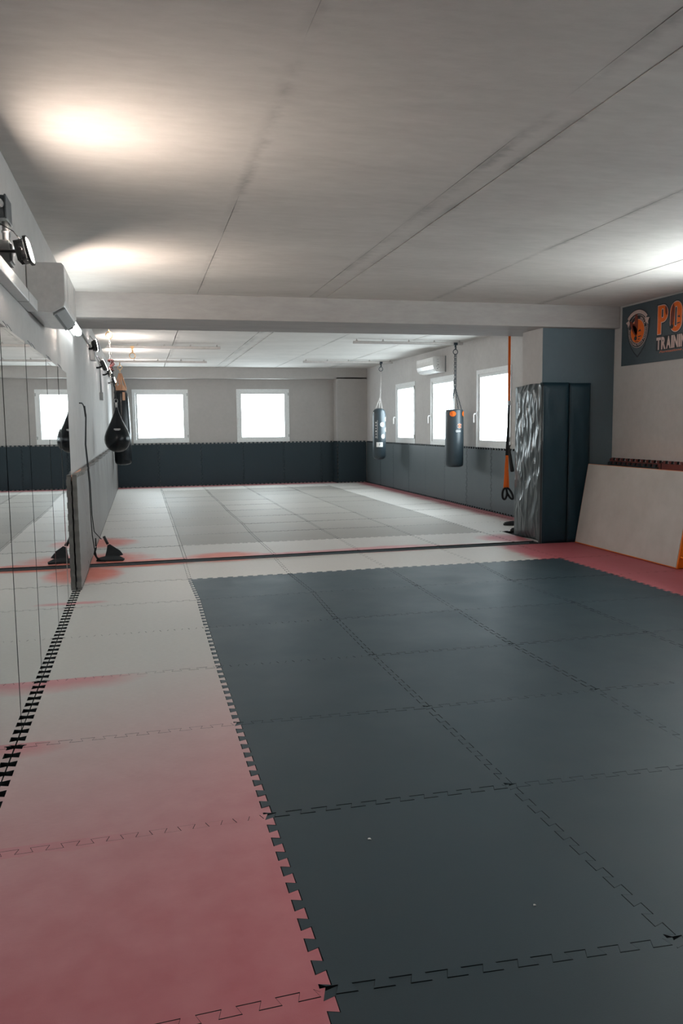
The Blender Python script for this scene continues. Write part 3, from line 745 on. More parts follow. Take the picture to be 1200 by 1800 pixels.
# slim bag on the right
bx_, by_, br = 5.215, 17.45, .148
z0, z1 = .71, 1.865
slim = thing('punching_bag', (bx_, by_, z0), 'slim charcoal punching bag with white discs and vertical white lettering', 'punching bag')
prof = [(.01, 0), (.06, .004), (.105, .02), (.135, .055), (.147, .10), (.148, .3), (.148, .9), (.147, 1.02), (.135, 1.085), (.11, 1.125), (.07, 1.148), (.01, 1.155)]
m = MB(); m.lathe((bx_, by_, z0), prof, 40, fn=lambda a, z: 1 + (.03 * math.sin(3 * a + 1) * max(0, (z - .9) / .25)))
m.build('bag_body', 'leather_grey', slim, (bx_, by_, z0))
A0 = facing(bx_, by_); fnw = wrap(bx_, by_, br, A0)
m = MB()
for (s_, z_, rs_, rz_) in ((.075, 1.50, .050, .052), (.095, 1.235 - .0, .046, .052), (.215, 1.62, .05, .05), (.215, 1.385, .05, .05)):
    v_, f_ = subdiv_disc(fnw, s_, z_, rs_, rz_); m.add(v_, f_)
m.build_each('white_disc', 'print_white', slim, (bx_, by_, 1.4))
f2 = wrap(bx_, by_, br, A0, .003); m = MB()
for (s_, z_) in ((.075, 1.50), (.095, 1.235)):
    for k in range(3): v_, f_ = strip_patch(f2, s_ - .018 + k * .014, s_ - .010 + k * .014, z_ - .03, z_ + .03, 2); m.add(v_, f_)
m.build_each('disc_print', 'print_grey', slim, (bx_, by_, 1.4))
for k, ch in enumerate('DOMYOS'):      # lettering reads upwards
    m = MB(); put_text(m, ch, lambda u, v: f2(-.052 - v, 1.205 + k * .064 + u), (0, .036, 0, .036), .02)
    m.build('letter', 'print_white', slim, (bx_, by_, 1.4), recalc=False)
m = MB(); v_, f_ = strip_patch(f2, -.040, -.035, 1.185, 1.595, 1); m.add(v_, f_); m.build('printed_line', 'print_white', slim, (bx_, by_, 1.4))
m = MB(); v_, f_ = strip_patch(f2, -.062, .085, 1.0, 1.105, 8); m.add(v_, f_); m.build('white_label', 'print_white', slim, (bx_, by_, 1.0))
m = MB(); f3 = wrap(bx_, by_, br, A0, .0045); put_text(m, 'F', f3, (.0, .025, 1.025, 1.08)); m.build('label_print', 'print_dark', slim, (bx_, by_, 1.0), recalc=False)
m = MB(); v_, f_ = strip_patch(f2, -.15, -.128, 1.755, 1.775, 3); m.add(v_, f_); m.build('small_tag', 'print_white', slim, (bx_, by_, 1.0))
hook(slim, bx_ + .05, by_, 2.862, 'darksteel', .045)
hz = 2.862 - .085 - .09
m = MB(); m.chain((bx_ + .05, by_, hz), (bx_ + .03, by_, 2.12), .045, .013, .004)
for a in (0, 2.1, 4.2):
    m.chain((bx_ + .03, by_, 2.12), (bx_ + .085 * math.cos(a + 1.2), by_ + .085 * math.sin(a + 1.2), 1.845), .035, .010, .003)
m.build('chain', 'galv', slim, (bx_, by_, 2.3))

# large charcoal bag on the right
bx_, by_, br = 5.345, 13.28, .160
z0, z1 = .735, 1.745
big = thing('punching_bag', (bx_, by_, z0), 'large charcoal punching bag with an orange dot near its top', 'punching bag')
prof = [(.01, 0), (.10, .003), (.14, .015), (.157, .04), (.160, .09), (.162, .4), (.161, .7), (.157, .92), (.153, .985), (.148, 1.0), (.14, 1.004), (.01, 1.01)]
m = MB(); m.lathe((bx_, by_, z0), prof, 48, fn=lambda a, z: 1 + .012 * math.sin(9 * a) * max(0, (z - .8) / .2) + .004 * math.sin(5 * a + z * 9))
m.build('bag_body', 'leather_grey', big, (bx_, by_, z0))
A0 = facing(bx_, by_); fnw = wrap(bx_, by_, br, A0, .004)
m = MB(); v_, f_ = subdiv_disc(fnw, -.028, 1.665, .056, .048); m.add(v_, f_); v_, f_ = subdiv_disc(fnw, .205, 1.665, .05, .048); m.add(v_, f_)
m.build_each('orange_dot', 'print_orange', big, (bx_, by_, 1.6))
m = MB()
v_, f_ = subdiv_disc(fnw, .095, 1.475, .034, .018); m.add(v_, f_); v_, f_ = subdiv_disc(fnw, .098, 1.435, .032, .014); m.add(v_, f_)
m.build_each('emblem', 'print_dull', big, (bx_, by_, 1.45))
m = MB(); f2 = wrap(bx_, by_, br, A0, .003)
for k in range(10):
    a = k * .628; v_, f_ = subdiv_disc(f2, .096 + .043 * math.cos(a), 1.455 + .046 * math.sin(a), .007, .007, 6); m.add(v_, f_)
v_, f_ = subdiv_disc(f2, .045, 1.365, .022, .024); m.add(v_, f_); v_, f_ = strip_patch(f2, .045, .12, 1.348, 1.380, 5); m.add(v_, f_)
m.build_each('emblem_print', 'print_grey', big, (bx_, by_, 1.4))
hook(big, bx_ + .015, by_, 2.862, 'darksteel', .042)
hz = 2.862 - .085 - .084; cx_ = bx_ + .015
m = MB(); m.chain((cx_ - .012, by_, hz), (cx_ - .012, by_, 2.12), .042, .012, .004); m.build('chain', 'darksteel', big, (bx_, by_, 2.3)); m = MB(); m.chain((cx_ + .012, by_, hz), (cx_ + .010, by_, 2.12), .042, .012, .004)
for a in (-.2, 1.7, 3.3, 4.9):
    m.chain((cx_, by_, 2.12), (bx_ + .125 * math.cos(a), by_ + .125 * math.sin(a), 1.738), .038, .011, .0035)
m.build('chain', 'darksteel', big, (bx_, by_, 2.3))

# long black bag on the left
bx_, by_, br = -.375, 17.75, .178
z0 = .70
lng = thing('punching_bag', (bx_, by_, z0), 'long black heavy bag with tan leather top hanging behind the teardrop bag', 'punching bag')
prof = [(.01, 0), (.09, .004), (.145, .02), (.172, .055), (.180, .11), (.180, .5), (.172, .9), (.160, 1.2), (.148, 1.4), (.135, 1.5), (.118, 1.57)]
m = MB(); m.lathe((bx_, by_, z0), prof, 40); m.build('bag_body', 'leather', lng, (bx_, by_, z0))
m = MB(); m.lathe((bx_, by_, z0), [(.119, 1.565), (.124, 1.58), (.115, 1.60), (.08, 1.66), (.03, 1.70)], 12, fn=lambda a, z: 1 + .16 * math.sin(6 * a)); m.build('leather_top', 'tan', lng, (bx_, by_, z0 + 1.6))
m = MB()
for a in (.3, 1.57 + .3, 3.14 + .3, 4.71 + .3):
    m.tube([(bx_ + .12 * math.cos(a), by_ + .12 * math.sin(a), z0 + 1.60), (bx_ + .02 * math.cos(a), by_ + .02 * math.sin(a), z0 + 1.93)], .016, 6, flat=.4)
m.build_each('hanging_strap', 'tan', lng, (bx_, by_, 2.5))
fnw = wrap(bx_, by_, .146, facing(bx_, by_), .004); m = MB(); v_, f_ = strip_patch(fnw, .03, .085, 2.05, 2.23, 5); m.add(v_, f_)
fnw = wrap(bx_, by_, .140, facing(bx_, by_), .006); m.build('tan_patch', 'tan', lng, (bx_, by_, 2.1))
m = MB(); m.chain((bx_, by_, z0 + 1.92), (bx_, by_, 2.72), .04, .012, .004); m.torus((bx_, by_, 2.75), (1, 0, 0), (0, 0, 1), .045, .045, .007, 18, 6); m.tube([(bx_, by_, 2.79), (bx_, by_, 2.86)], .010, 8)
m.build('chain', 'brass', lng, (bx_, by_, 2.6))

# teardrop bag
bx_, by_ = -.322, 11.9
tear = thing('punching_bag', (bx_, by_, 1.14), 'glossy black teardrop punching bag in front of the long heavy bag', 'punching bag')
prof = [(.01, 0), (.06, .006), (.11, .03), (.150, .072), (.174, .125), (.181, .175), (.176, .225), (.155, .29), (.122, .36), (.088, .43), (.058, .50), (.036, .555), (.024, .60), (.02, .63)]
m = MB(); m.lathe((bx_, by_, 1.14), prof, 40); m.build('bag_body', 'leather', tear, (bx_, by_, 1.14))
m = MB(); A0 = facing(bx_, by_)
for da in (1.15, -1.15, 2.6):
    m.tube([(bx_ + (r_ + .001) * math.cos(A0 + da * (1 if z_ > .05 else 1)), by_ + (r_ + .001) * math.sin(A0 + da), 1.14 + z_) for r_, z_ in prof[1:]], .003, 5)
m.build_each('piping', 'mid_grey', tear, (bx_, by_, 1.3))
m = MB(); m.tube([(bx_, by_, 1.75), (bx_, by_, 1.84)], .018, 8, flat=.5); m.torus((bx_, by_, 1.86), (1, 0, 0), (0, 0, 1), .022, .03, .005, 12, 5); m.build('hanging_loop', 'mid_grey', tear, (bx_, by_, 1.8))
fnw = lambda s_, z_: (bx_ + (.153 + .0 + (1.462 - z_) * .45 + .002) * math.cos(A0 + s_ / .15), by_ + (.153 + (1.462 - z_) * .45 + .002) * math.sin(A0 + s_ / .15), z_)
m = MB(); put_text(m, 'BOXE', fnw, (-.045, .045, 1.452, 1.475), .02) if False else None
v_, f_ = strip_patch(fnw, -.045, .045, 1.455, 1.475, 6); m.add(v_, f_); v_, f_ = strip_patch(fnw, -.03, .03, 1.446, 1.455, 6); m.add(v_, f_); m.build('silver_logo', 'print_grey', tear, (bx_, by_, 1.45))
# rope above, tangled knot, chain to ceiling
m = MB(); path = []
for k in range(14):
    tt = k / 13; path.append((bx_ - .012 * tt * 3 + .006 * math.sin(k * 1.7), by_ + .006 * math.cos(k * 1.3), 1.87 + tt * .46))
m.tube(path, .010, 6); m.build('rope', 'webbing', tear, (bx_, by_, 2.1))
m = MB()
for k in range(60):
    a = k * .9
    m.v  # keep order
pts = [(bx_ - .045 + .045 * math.cos(k * .9) * (.6 + .4 * math.sin(k * .37)), by_ + .035 * math.sin(k * .9), 2.36 + .075 * math.sin(k * .31)) for k in range(46)]
m = MB(); m.tube(pts, .007, 5); m.build('rope_knot', 'rope', tear, (bx_, by_, 2.36))
m = MB(); m.chain((bx_ - .055, by_, 2.72), (bx_ - .05, by_, 2.40), .045, .013, .0045); m.build('chain', 'galv', tear, (bx_, by_, 2.5)); m = MB(); m.chain((bx_ - .065, by_, 2.34), (bx_ - .06, by_, 2.09), .03, .009, .003); m.build('chain', 'galv', tear, (bx_, by_, 2.5))
hx = bx_ - .057
m = MB(); m.torus((hx, by_, 2.775), (1, 0, 0), (0, 0, 1), .045, .05, .007, 20, 8); m.tube([(hx, by_, 2.82), (hx, by_, 2.90)], .009, 8); m.box(hx - .035, hx + .05, by_ - .02, by_ + .02, 2.90, 2.929)
m.build('hook', 'brass', tear, (hx, by_, 2.8))

# ================================================================== RIGHT AIR CONDITIONER
ac2 = thing('air_conditioner', (XRF, 15.0, 2.47), 'white air conditioner on the right wall above the middle window', 'air conditioner')
prof = [(XRF - .002, 2.77), (5.43, 2.77), (5.41, 2.755), (5.402, 2.70), (5.405, 2.60), (5.425, 2.53), (5.47, 2.485), (5.55, 2.47), (XRF - .002, 2.47)]
m = MB(); m.prism([(x, 14.52, z) for x, z in prof], (0, .93, 0)); m.build('housing', 'white_shiny', ac2, (XRF, 15, 2.47), bevel=.004)
m = MB(); m.obox((5.438, 14.98, 2.507), (.72, 0, -.69), (0, 1, 0), (.69, 0, .72), .034, .42, .003); m.build('louvre', 'white', ac2, (5.44, 15, 2.5))
m = MB()
for (dx, dz, w_, h_) in ((.09, .25, .03, .006), (.09, .21, .03, .005), (.10, .14, .02, .02), (.07, .12, .03, .006), (.12, .10, .015, .012), (.09, .07, .02, .02)): m.box(5.40 + dx, 5.40 + dx + w_, 14.5175, 14.52, 2.46 + dz, 2.46 + dz + h_)
m.build_each('side_vent', 'grey_plastic', ac2, (5.5, 14.52, 2.6))
m = MB(); m.box(XRF - .012, XRF - .001, 14.49, 14.522, 2.48, 2.78); m.build('mounting_plate', 'grey_plastic', ac2, (XRF, 14.5, 2.5))

# ================================================================== COLUMN PAD
pad = thing('column_pad', (5.07, 8.97, .0), 'slate vinyl padding wrapped round the right column with a crumpled shiny side', 'pad')
def soft_panel(x0, x1, yf, th, z0, z1, seed, amp=.008, zt=None):
    m = MB(); nx, nz = 14, 40; random.seed(seed); ph = [random.uniform(0, 6) for _ in range(8)]
    vs = []
    for k in range(nz + 1):
        for i in range(nx + 1):
            u, w = i / nx, k / nz; x = x0 + (x1 - x0) * u; z = z0 + (z1 - z0) * w
            e = min(1, min(u, 1 - u) * 8, min(w, 1 - w) * 30); e = math.sqrt(max(0, e))
            d = amp * (.6 * math.sin(9 * u + 6 * w + ph[0]) + .5 * math.sin(21 * w - 7 * u + ph[1]) + .35 * math.sin(34 * w + 12 * u + ph[2])) * (.35 + .65 * (1 - w))
            vs.append((x, yf + .022 * (1 - e) - d * e, z))
    W1 = nx + 1; fs = [(k * W1 + i, k * W1 + i + 1, (k + 1) * W1 + i + 1, (k + 1) * W1 + i) for k in range(nz) for i in range(nx)]
    m.add(vs, fs, True)
    # rim to the back
    rim = [i for i in range(W1)] + [k * W1 + nx for k in range(1, nz + 1)] + [nz * W1 + i for i in range(nx - 1, -1, -1)] + [k * W1 for k in range(nz - 1, 0, -1)]
    n = len(rim); base = len(m.v); m.v += [(m.v[i][0], yf + th, m.v[i][2]) for i in rim]
    for k in range(n): m.f.append((rim[k], rim[(k + 1) % n], base + (k + 1) % n, base + k)); m.sm.append(False)
    m.f.append(tuple(base + k for k in range(n))); m.sm.append(False)
    return m
soft_panel(4.752, 5.112, 8.955, .072, .0, 1.975, 3).build('pad_panel', 'vinyl', pad, (4.93, 8.97, 0))
soft_panel(5.118, 5.408, 8.955, .072, .0, 1.968, 5).build('pad_panel', 'vinyl', pad, (5.26, 8.97, 0))
# crumpled side: runs back along y with a fold halfway
random.seed(11)
m = MB(); ny, nz = 36, 110; vs = []
ph = [random.uniform(0, 6.28) for _ in range(12)]
def ridge(q): q = q - math.floor(q); return (1 - abs(2 * q - 1)) ** 2
for k in range(nz + 1):
    for i in range(ny + 1):
        u, w = i / ny, k / nz; y = 8.965 + .70 * u; z = (.03 if u > .03 else .0) + 1.93 * w + .01 * math.sin(5 * u)
        fold = .030 * (1 - abs(2 * min(1, max(0, (u - .08) / .9)) - 1))      # stands away from the column halfway
        q = .016 * ridge(2.2 * w + 1.1 * u + .12 * math.sin(6 * w + ph[0])) * (.4 + .6 * math.sin(3.14 * u)) * (1 if u < .55 else .4)
        q += .012 * ridge(4.1 * w - 1.8 * u + .15 * math.sin(9 * w + ph[1])) * (1 if u > .5 else .5)
        q += .006 * ridge(8.3 * w + 2.5 * u + ph[2]) * ridge(3.1 * w + ph[3])
        q += .004 * math.sin(26 * w + 8 * u + ph[4])
        e = min(1, u * 8, (1 - u) * 10, w * 25, (1 - w) * 25)
        vs.append((4.738 - (fold + q) * e, y, z))
W1 = ny + 1; m.add(vs, [(k * W1 + i, (k + 1) * W1 + i, (k + 1) * W1 + i + 1, k * W1 + i + 1) for k in range(nz) for i in range(ny)], True)
rim = [i for i in range(W1)] + [k * W1 + ny for k in range(1, nz + 1)] + [nz * W1 + i for i in range(ny - 1, -1, -1)] + [k * W1 for k in range(nz - 1, 0, -1)]
n = len(rim); base = len(m.v); m.v += [(4.768, m.v[i][1], m.v[i][2]) for i in rim]
for k in range(n): m.f.append((rim[k], rim[(k + 1) % n], base + (k + 1) % n, base + k)); m.sm.append(False)
tag(m.build('side_cover', 'vinyl_shiny', pad, (4.74, 9.3, 0)), 'crumpled shiny side')
m = MB(); m.tube([(4.748, 8.962, .0 + 1.97 * k / 30) for k in range(31)], .006, 6); m.tube([(5.115, 8.957, 1.96 * k / 30) for k in range(31)], .003, 6); m.build_each('seam', 'black', pad, (4.75, 8.96, 0))

# ================================================================== CRASH MAT
cm = thing('crash_mat', (5.20, 7.93, 0), 'big white crash mat with orange edges leaning against the right wall', 'crash mat')
th_ = math.asin(.165); ux, uz = math.sin(th_), math.cos(th_)      # up along the mat
H = .985; TH = .33
P0 = Vector((5.188, 0, .006)); up = Vector((ux, 0, uz)); nb = Vector((uz, 0, -ux))   # nb: into the thickness
def slabmat(y0, y1, a0, a1, t0, t1, name, mat, bev=.01, sub=False):
    m = MB()
    lo, hi = P0 + up * a0 + nb * t0, P0 + up * a1 + nb * t0
    m.prism([(lo.x, y0, lo.z), (hi.x, y0, hi.z), (hi.x + uz * (t1 - t0), y0, hi.z - ux * (t1 - t0)), (lo.x + nb.x * (t1 - t0), y0, lo.z + nb.z * (t1 - t0))], (0, y1 - y0, 0))
    return m.build(name, mat, cm, (5.2, (y0 + y1) / 2, 0), bevel=bev)
P0.z += ux * TH        # lowest corner of the leaning slab touches the floor
P0.z = TH * ux + .002
# front sheet keeps its lower edge at the floor: thin foot wedge included in the orange side
P0 = Vector((5.188, 0, .004)); nb = Vector((uz, 0, 0.0))
slabmat(6.955, 8.90, .012, H, .0, .012, 'white_face', 'canvas', .004)
slabmat(6.94, 8.915, .0, H + .004, .006, TH, 'orange_side', 'orange_vinyl', .008)
m = MB()
for k in range(9):
    z_ = .08 + k * .1; m.tube([(5.20 + ux * z_ + .02, 6.938, z_ + .04), (5.20 + ux * z_ + .13, 6.932, z_ + .005), (5.20 + ux * z_ + .30, 6.938, z_ + .04)], .006, 5)
m.build_each('side_crease', 'orange_vinyl', cm, (5.3, 6.94, .4))

# ================================================================== BANNER
bn = thing('wall_banner', (XRN - .02, 7.2, 2.17), 'slate wall banner with an orange emblem and large orange letters', 'banner')
BX = XRN - .012
def B(u, v, l=0):         # u metres to the right (towards the camera) from the banner's left end, v height
    return (BX - l * .0016, 8.855 - u, v)
m = MB(); m.add([B(0, 2.165), B(3.4, 2.165), B(3.4, 2.868), B(0, 2.868)] + [(BX + .006, p[1], p[2]) for p in (B(0, 2.165), B(3.4, 2.165), B(3.4, 2.868), B(0, 2.868))],
    [(0, 1, 2, 3), (7, 6, 5, 4), (0, 4, 5, 1), (1, 5, 6, 2), (2, 6, 7, 3), (3, 7, 4, 0)]); m.build('banner_sheet', 'banner', bn, (BX, 7.2, 2.17))
def flat(name, mat, polys, l):
    m = MB()
    for p in polys: m.add([B(u, v, l) for u, v in p], [tuple(range(len(p)))])
    return m.build_each(name, mat, bn, (BX, 8.5, 2.5), recalc=False)
ec_u, ec_v = .332, 2.55
def sh(s_):      # shield outline
    L = [(-1, .62), (-.98, .2), (-.85, -.25), (-.6, -.7), (-.3, -1.0), (0, -1.22)]; Rr = [(-a, b) for a, b in L[::-1]][1:]
    top = [(.7, .72), (.3, .80), (-.3, .80), (-.7, .72)]
    return [(ec_u + a * .23 * s_, ec_v - .02 + b * .235 * s_) for a, b in L + Rr + top]
flat('shield', 'print_dark', [sh(1.0)], 1); flat('shield', 'banner_light', [sh(.93)], 2)
def ell(cu_, cv_, ru, rv, n=36, a0=0, a1=2 * math.pi): return [(cu_ + ru * math.cos(a0 + (a1 - a0) * k / n), cv_ + rv * math.sin(a0 + (a1 - a0) * k / n)) for k in range(n)]
flat('emblem_ring', 'print_pink', [ell(ec_u, ec_v, .187, .192)], 3); flat('emblem_ring', 'print_dark', [ell(ec_u, ec_v, .181, .186)], 4)
flat('emblem_disc', 'print_pink', [ell(ec_u, ec_v, .138, .142)], 5); flat('emblem_disc', 'print_orange', [ell(ec_u, ec_v, .132, .136)], 6)
m = MB()
def ring_text(txt, a_mid, span, rad, h, out):
    """letters round the ring; out=False reads along the bottom"""
    vs, fs, (x0, x1, y0, y1) = text_mesh(txt, 1., .03, 1.05)
    def f(a, b):
        u = (a - x0) / (x1 - x0) - .5; w = (b - y0) / (y1 - y0)
        if out: an = a_mid - u * span; rr = rad + w * h
        else: an = a_mid + u * span; rr = rad + h - w * h
        return B(ec_u + rr * math.cos(an), ec_v + rr * math.sin(an), 6)
    m.add([f(a, b) for a, b in vs], fs)
ring_text('INTERNATIONAL POLICE TRAINING', R(-88), R(205), .147, .026, False)
ring_text('SELLA', R(48), R(48), .147, .026, True)
m.build('ring_lettering', 'print_pink', bn, (BX, 8.5, 2.5), recalc=False)
# feathers
def feather(u0, v0, u1, v1, w):
    du, dv = u1 - u0, v1 - v0; L = math.hypot(du, dv); nu, nv = -dv / L, du / L
    S_ = [(0, .35), (.25, .9), (.55, 1.), (.85, .7), (1, .1)]
    return [(u0 + du * s_ + nu * w * q, v0 + dv * s_ + nv * w * q) for s_, q in S_] + [(u0 + du * s_ - nu * w * q, v0 + dv * s_ - nv * w * q) for s_, q in S_[::-1]]
flat('feather', 'print_brown', [feather(ec_u - .02, ec_v - .03, ec_u - .03, ec_v + .22, .035), feather(ec_u - .02, ec_v - .05, ec_u - .15, ec_v + .13, .032), feather(ec_u - .01, ec_v - .04, ec_u - .09, ec_v + .1, .028)], 7)
flat('face_mark', 'print_dark', [ell(ec_u - .03, ec_v - .08, .03, .026, 10), [(ec_u + .02, ec_v + .0), (ec_u + .06, ec_v + .02), (ec_u + .075, ec_v - .01), (ec_u + .055, ec_v - .004), (ec_u + .02, ec_v - .01)],
     [(ec_u + .02, ec_v - .06), (ec_u + .08, ec_v - .055), (ec_u + .08, ec_v - .065), (ec_u + .02, ec_v - .075)], [(ec_u + .015, ec_v - .09), (ec_u + .05, ec_v - .088), (ec_u + .05, ec_v - .1), (ec_u + .015, ec_v - .1)],
     [(ec_u - .04, ec_v - .118), (ec_u + .03, ec_v - .118), (ec_u + .03, ec_v - .124), (ec_u - .04, ec_v - .124)]], 8)
# ribbon
rb = []; n = 18
for k in range(n + 1):
    a = R(146 - 112 * k / n); rb.append((ec_u + .235 * math.cos(a), ec_v + .06 + .185 * math.sin(a)))
rb2 = [(ec_u + (u - ec_u) * .84, ec_v + .055 + (v - ec_v - .06) * .80) for u, v in rb[::-1]]
flat('ribbon_shadow', 'print_dark', [[(u - .004, v + .012) for u, v in rb] + rb2], 9)
flat('ribbon', 'print_pink', [rb + rb2], 10)
flat('ribbon', 'print_pink', [[(rb[0][0] - .035, rb[0][1] - .045), (rb[0][0] + .03, rb[0][1] - .02), (rb[0][0] + .045, rb[0][1] - .06), (rb[0][0] + .01, rb[0][1] - .105), (rb[0][0] - .0, rb[0][1] - .07)],
    [(rb[-1][0] - .045, rb[-1][1] - .02), (rb[-1][0] + .04, rb[-1][1] - .03), (rb[-1][0] + .01, rb[-1][1] - .07), (rb[-1][0] + .02, rb[-1][1] - .105), (rb[-1][0] - .04, rb[-1][1] - .07)]], 9)
mk = []
for k in range(12):     # worn lettering on the ribbon, only strokes can be made out
    a = R(140 - 100 * k / 11); cu2, cv2 = ec_u + .215 * math.cos(a), ec_v + .058 + .167 * math.sin(a)
    for q in (-.006, .006) if k % 3 else (0,): mk.append([(cu2 + q - .002, cv2 - .012), (cu2 + q + .002, cv2 - .012), (cu2 + q + .002, cv2 + .012), (cu2 + q - .002, cv2 + .012)])
flat('ribbon_print', 'print_grey', mk, 11)
# big letters (drawn as outlines: dark shadow, pale edge, orange fill)
def letter_P(u, v, w, h, g):
    s_ = .36 * w; n = 10; o = [(u - g, v - g), (u + s_ + g, v - g), (u + s_ + g, v + .40 * h - g)]
    for k in range(n + 1):
        a = -math.pi / 2 + math.pi * k / n; o.append((u + w * .52 + (w * .48 + g) * max(0, math.cos(a)), v + .69 * h + (.31 * h - .02 * h + g) * math.sin(a)))
    o.append((u - g, v + h - .02 * h + g)); return o
def rrect(u, v, w, h, g, n=10):
    o = []; r1 = w / 2 + g
    for k in range(n + 1): a = math.pi * k / n; o.append((u + w / 2 + r1 * math.cos(a), v + h - w * .5 + r1 * math.sin(a)))
    for k in range(n + 1): a = math.pi + math.pi * k / n; o.append((u + w / 2 + r1 * math.cos(a), v + w * .5 + r1 * math.sin(a)))
    return o
Pu, Ou = .705, .928; LV, LH = 2.468, .325
flat('letter_shadow', 'print_dark', [letter_P(Pu, LV, .182, LH, .018), rrect(Ou, LV, .203, LH, .018), rrect(Ou + .24, LV, .15, LH, .018), rrect(Ou + .42, LV, .06, LH, .018), rrect(Ou + .52, LV, .18, LH, .018), rrect(Ou + .73, LV, .15, LH, .018)], 1)
flat('letter_edge', 'print_pink', [letter_P(Pu, LV, .182, LH, .006), rrect(Ou, LV, .203, LH, .006)], 2)
flat('letter_fill', 'print_orange', [letter_P(Pu, LV, .182, LH, -.003), rrect(Ou, LV, .203, LH, -.003)], 3)
flat('letter_edge', 'print_pink', [rrect(Pu + .073, LV + .178, .032, .10, .004), rrect(Ou + .086, LV + .058, .032, .212, .004)], 4)
flat('letter_hole', 'print_dark', [rrect(Pu + .078, LV + .184, .022, .088, 0), rrect(Ou + .091, LV + .064, .022, .20, 0)], 5)
m = MB(); put_text(m, 'LICE', lambda u, v: B(u, v, 3), (Ou + .24, Ou + .87, LV, LV + LH), .03, 1.05); m.build('letter_fill', 'print_orange', bn, (BX, 7.2, 2.5), recalc=False)
fz = [feather(Ou + .03, LV + .05, Ou + .06, LV + .31, .03), feather(Pu + .165, LV + .2, Pu + .145, LV + .30, .016)]
flat('feather', 'print_brown', fz, 6)
flat('face_mark', 'print_dark', [ell(Ou + .04, LV + .06, .03, .025, 10), [(Ou + .13, LV + .16), (Ou + .17, LV + .17), (Ou + .18, LV + .14), (Ou + .15, LV + .15)], [(Ou + .13, LV + .09), (Ou + .18, LV + .095), (Ou + .18, LV + .085), (Ou + .13, LV + .08)]], 7)
u_ = .692
for ch in 'TRAINING':
    w_ = .030 if ch == 'I' else .082
    m = MB(); m.add([B(u_ - .008, 2.286, 1), B(u_ + w_ + .008, 2.286, 1), B(u_ + w_ + .008, 2.443, 1), B(u_ - .008, 2.443, 1)], [(0, 1, 2, 3)]); m.build('letter_shadow', 'print_dark', bn, (BX, 7.2, 2.4), recalc=False)
    m = MB(); put_text(m, ch, lambda u, v: B(u, v, 2.5), (u_, u_ + w_, 2.295, 2.434), .045); m.build('letter', 'print_pink', bn, (BX, 7.2, 2.4), recalc=False)
    u_ += w_ + .007
m = MB(); put_text(m, 'Formazione professionale', lambda u, v: B(u, v, 2), (.75, 1.60, 2.250, 2.282), .02, 1.0, .3); m.build('lettering', 'print_dull', bn, (BX, 7.2, 2.25), recalc=False)

# ================================================================== ORANGE SUSPENSION TRAINER
sx_, sy_ = 4.768, 9.925
st = thing('suspension_trainer', (sx_, sy_, .48), 'orange and black suspension strap hanging from the beam beside the padded column', 'suspension trainer')
side = Vector((cy, -sy, 0))
m = MB(); m.ribbon([(sx_, sy_, 2.632), (sx_, sy_, 2.2), (sx_, sy_, 1.775)], side, .016, .002); m.build('orange_strap', 'orange_web', st, (sx_, sy_, 2.2))
m = MB(); m.box(sx_ - .02, sx_ + .02, sy_ - .014, sy_ + .014, 1.725, 1.785); m.build('buckle', 'chrome', st, (sx_, sy_, 1.75), bevel=.003)
m = MB(); m.ribbon([(sx_, sy_, 1.73), (sx_ - .004, sy_, 1.45), (sx_ - .012, sy_, 1.25), (sx_ - .016, sy_, 1.05)], side, [.014, .015, .019, .024], .004); m.build('black_strap', 'webbing', st, (sx_, sy_, 1.4))
m = MB(); m.tube([(sx_ + .002, sy_, 1.20), (sx_ + .02, sy_ - .01, 1.06), (sx_ + .035, sy_ - .015, .95), (sx_ + .05, sy_ - .02, .86), (sx_ + .052, sy_ - .02, .84)], [.012, .024, .026, .03, .022], 10, flat=.8)
m.tube([(sx_ + .006, sy_, 1.14), (sx_ + .03, sy_, 1.20)], .008, 6); m.build('hand_grip', 'black', st, (sx_, sy_, 1.0))
m = MB(); m.ribbon([(sx_ - .02, sy_ - .004, 1.06), (sx_ - .022, sy_, .9), (sx_ - .026, sy_, .8), (sx_ - .045, sy_, .62)], side, [.018, .026, .026, .02], .002)
m.ribbon([(sx_ - .01, sy_ + .006, .85), (sx_ - .008, sy_ + .006, .75), (sx_ - .004, sy_ + .006, .62)], side, [.018, .022, .022], .002); m.build('orange_strap', 'orange_web', st, (sx_, sy_, .8))
m = MB()
for (cx2, a_) in ((-.048, -.05), (.026, .35)):
    c_ = Vector((sx_ + cx2, sy_, .545)); ax1 = (side * math.cos(a_) + Vector((0, 0, math.sin(a_)))); 
    pts = [c_ + side * (.030 * math.cos(q)) + Vector((0, 0, 1)) * (.075 * math.sin(q)) + side * (a_ * -.10 * math.sin(q)) for q in [2 * math.pi * k / 18 for k in range(19)]]
    m.ribbon(pts, [Vector((-sy, -cy, 0))] * 19, .018, .0125)
m.build_each('foot_loop', 'webbing', st, (sx_, sy_, .5))

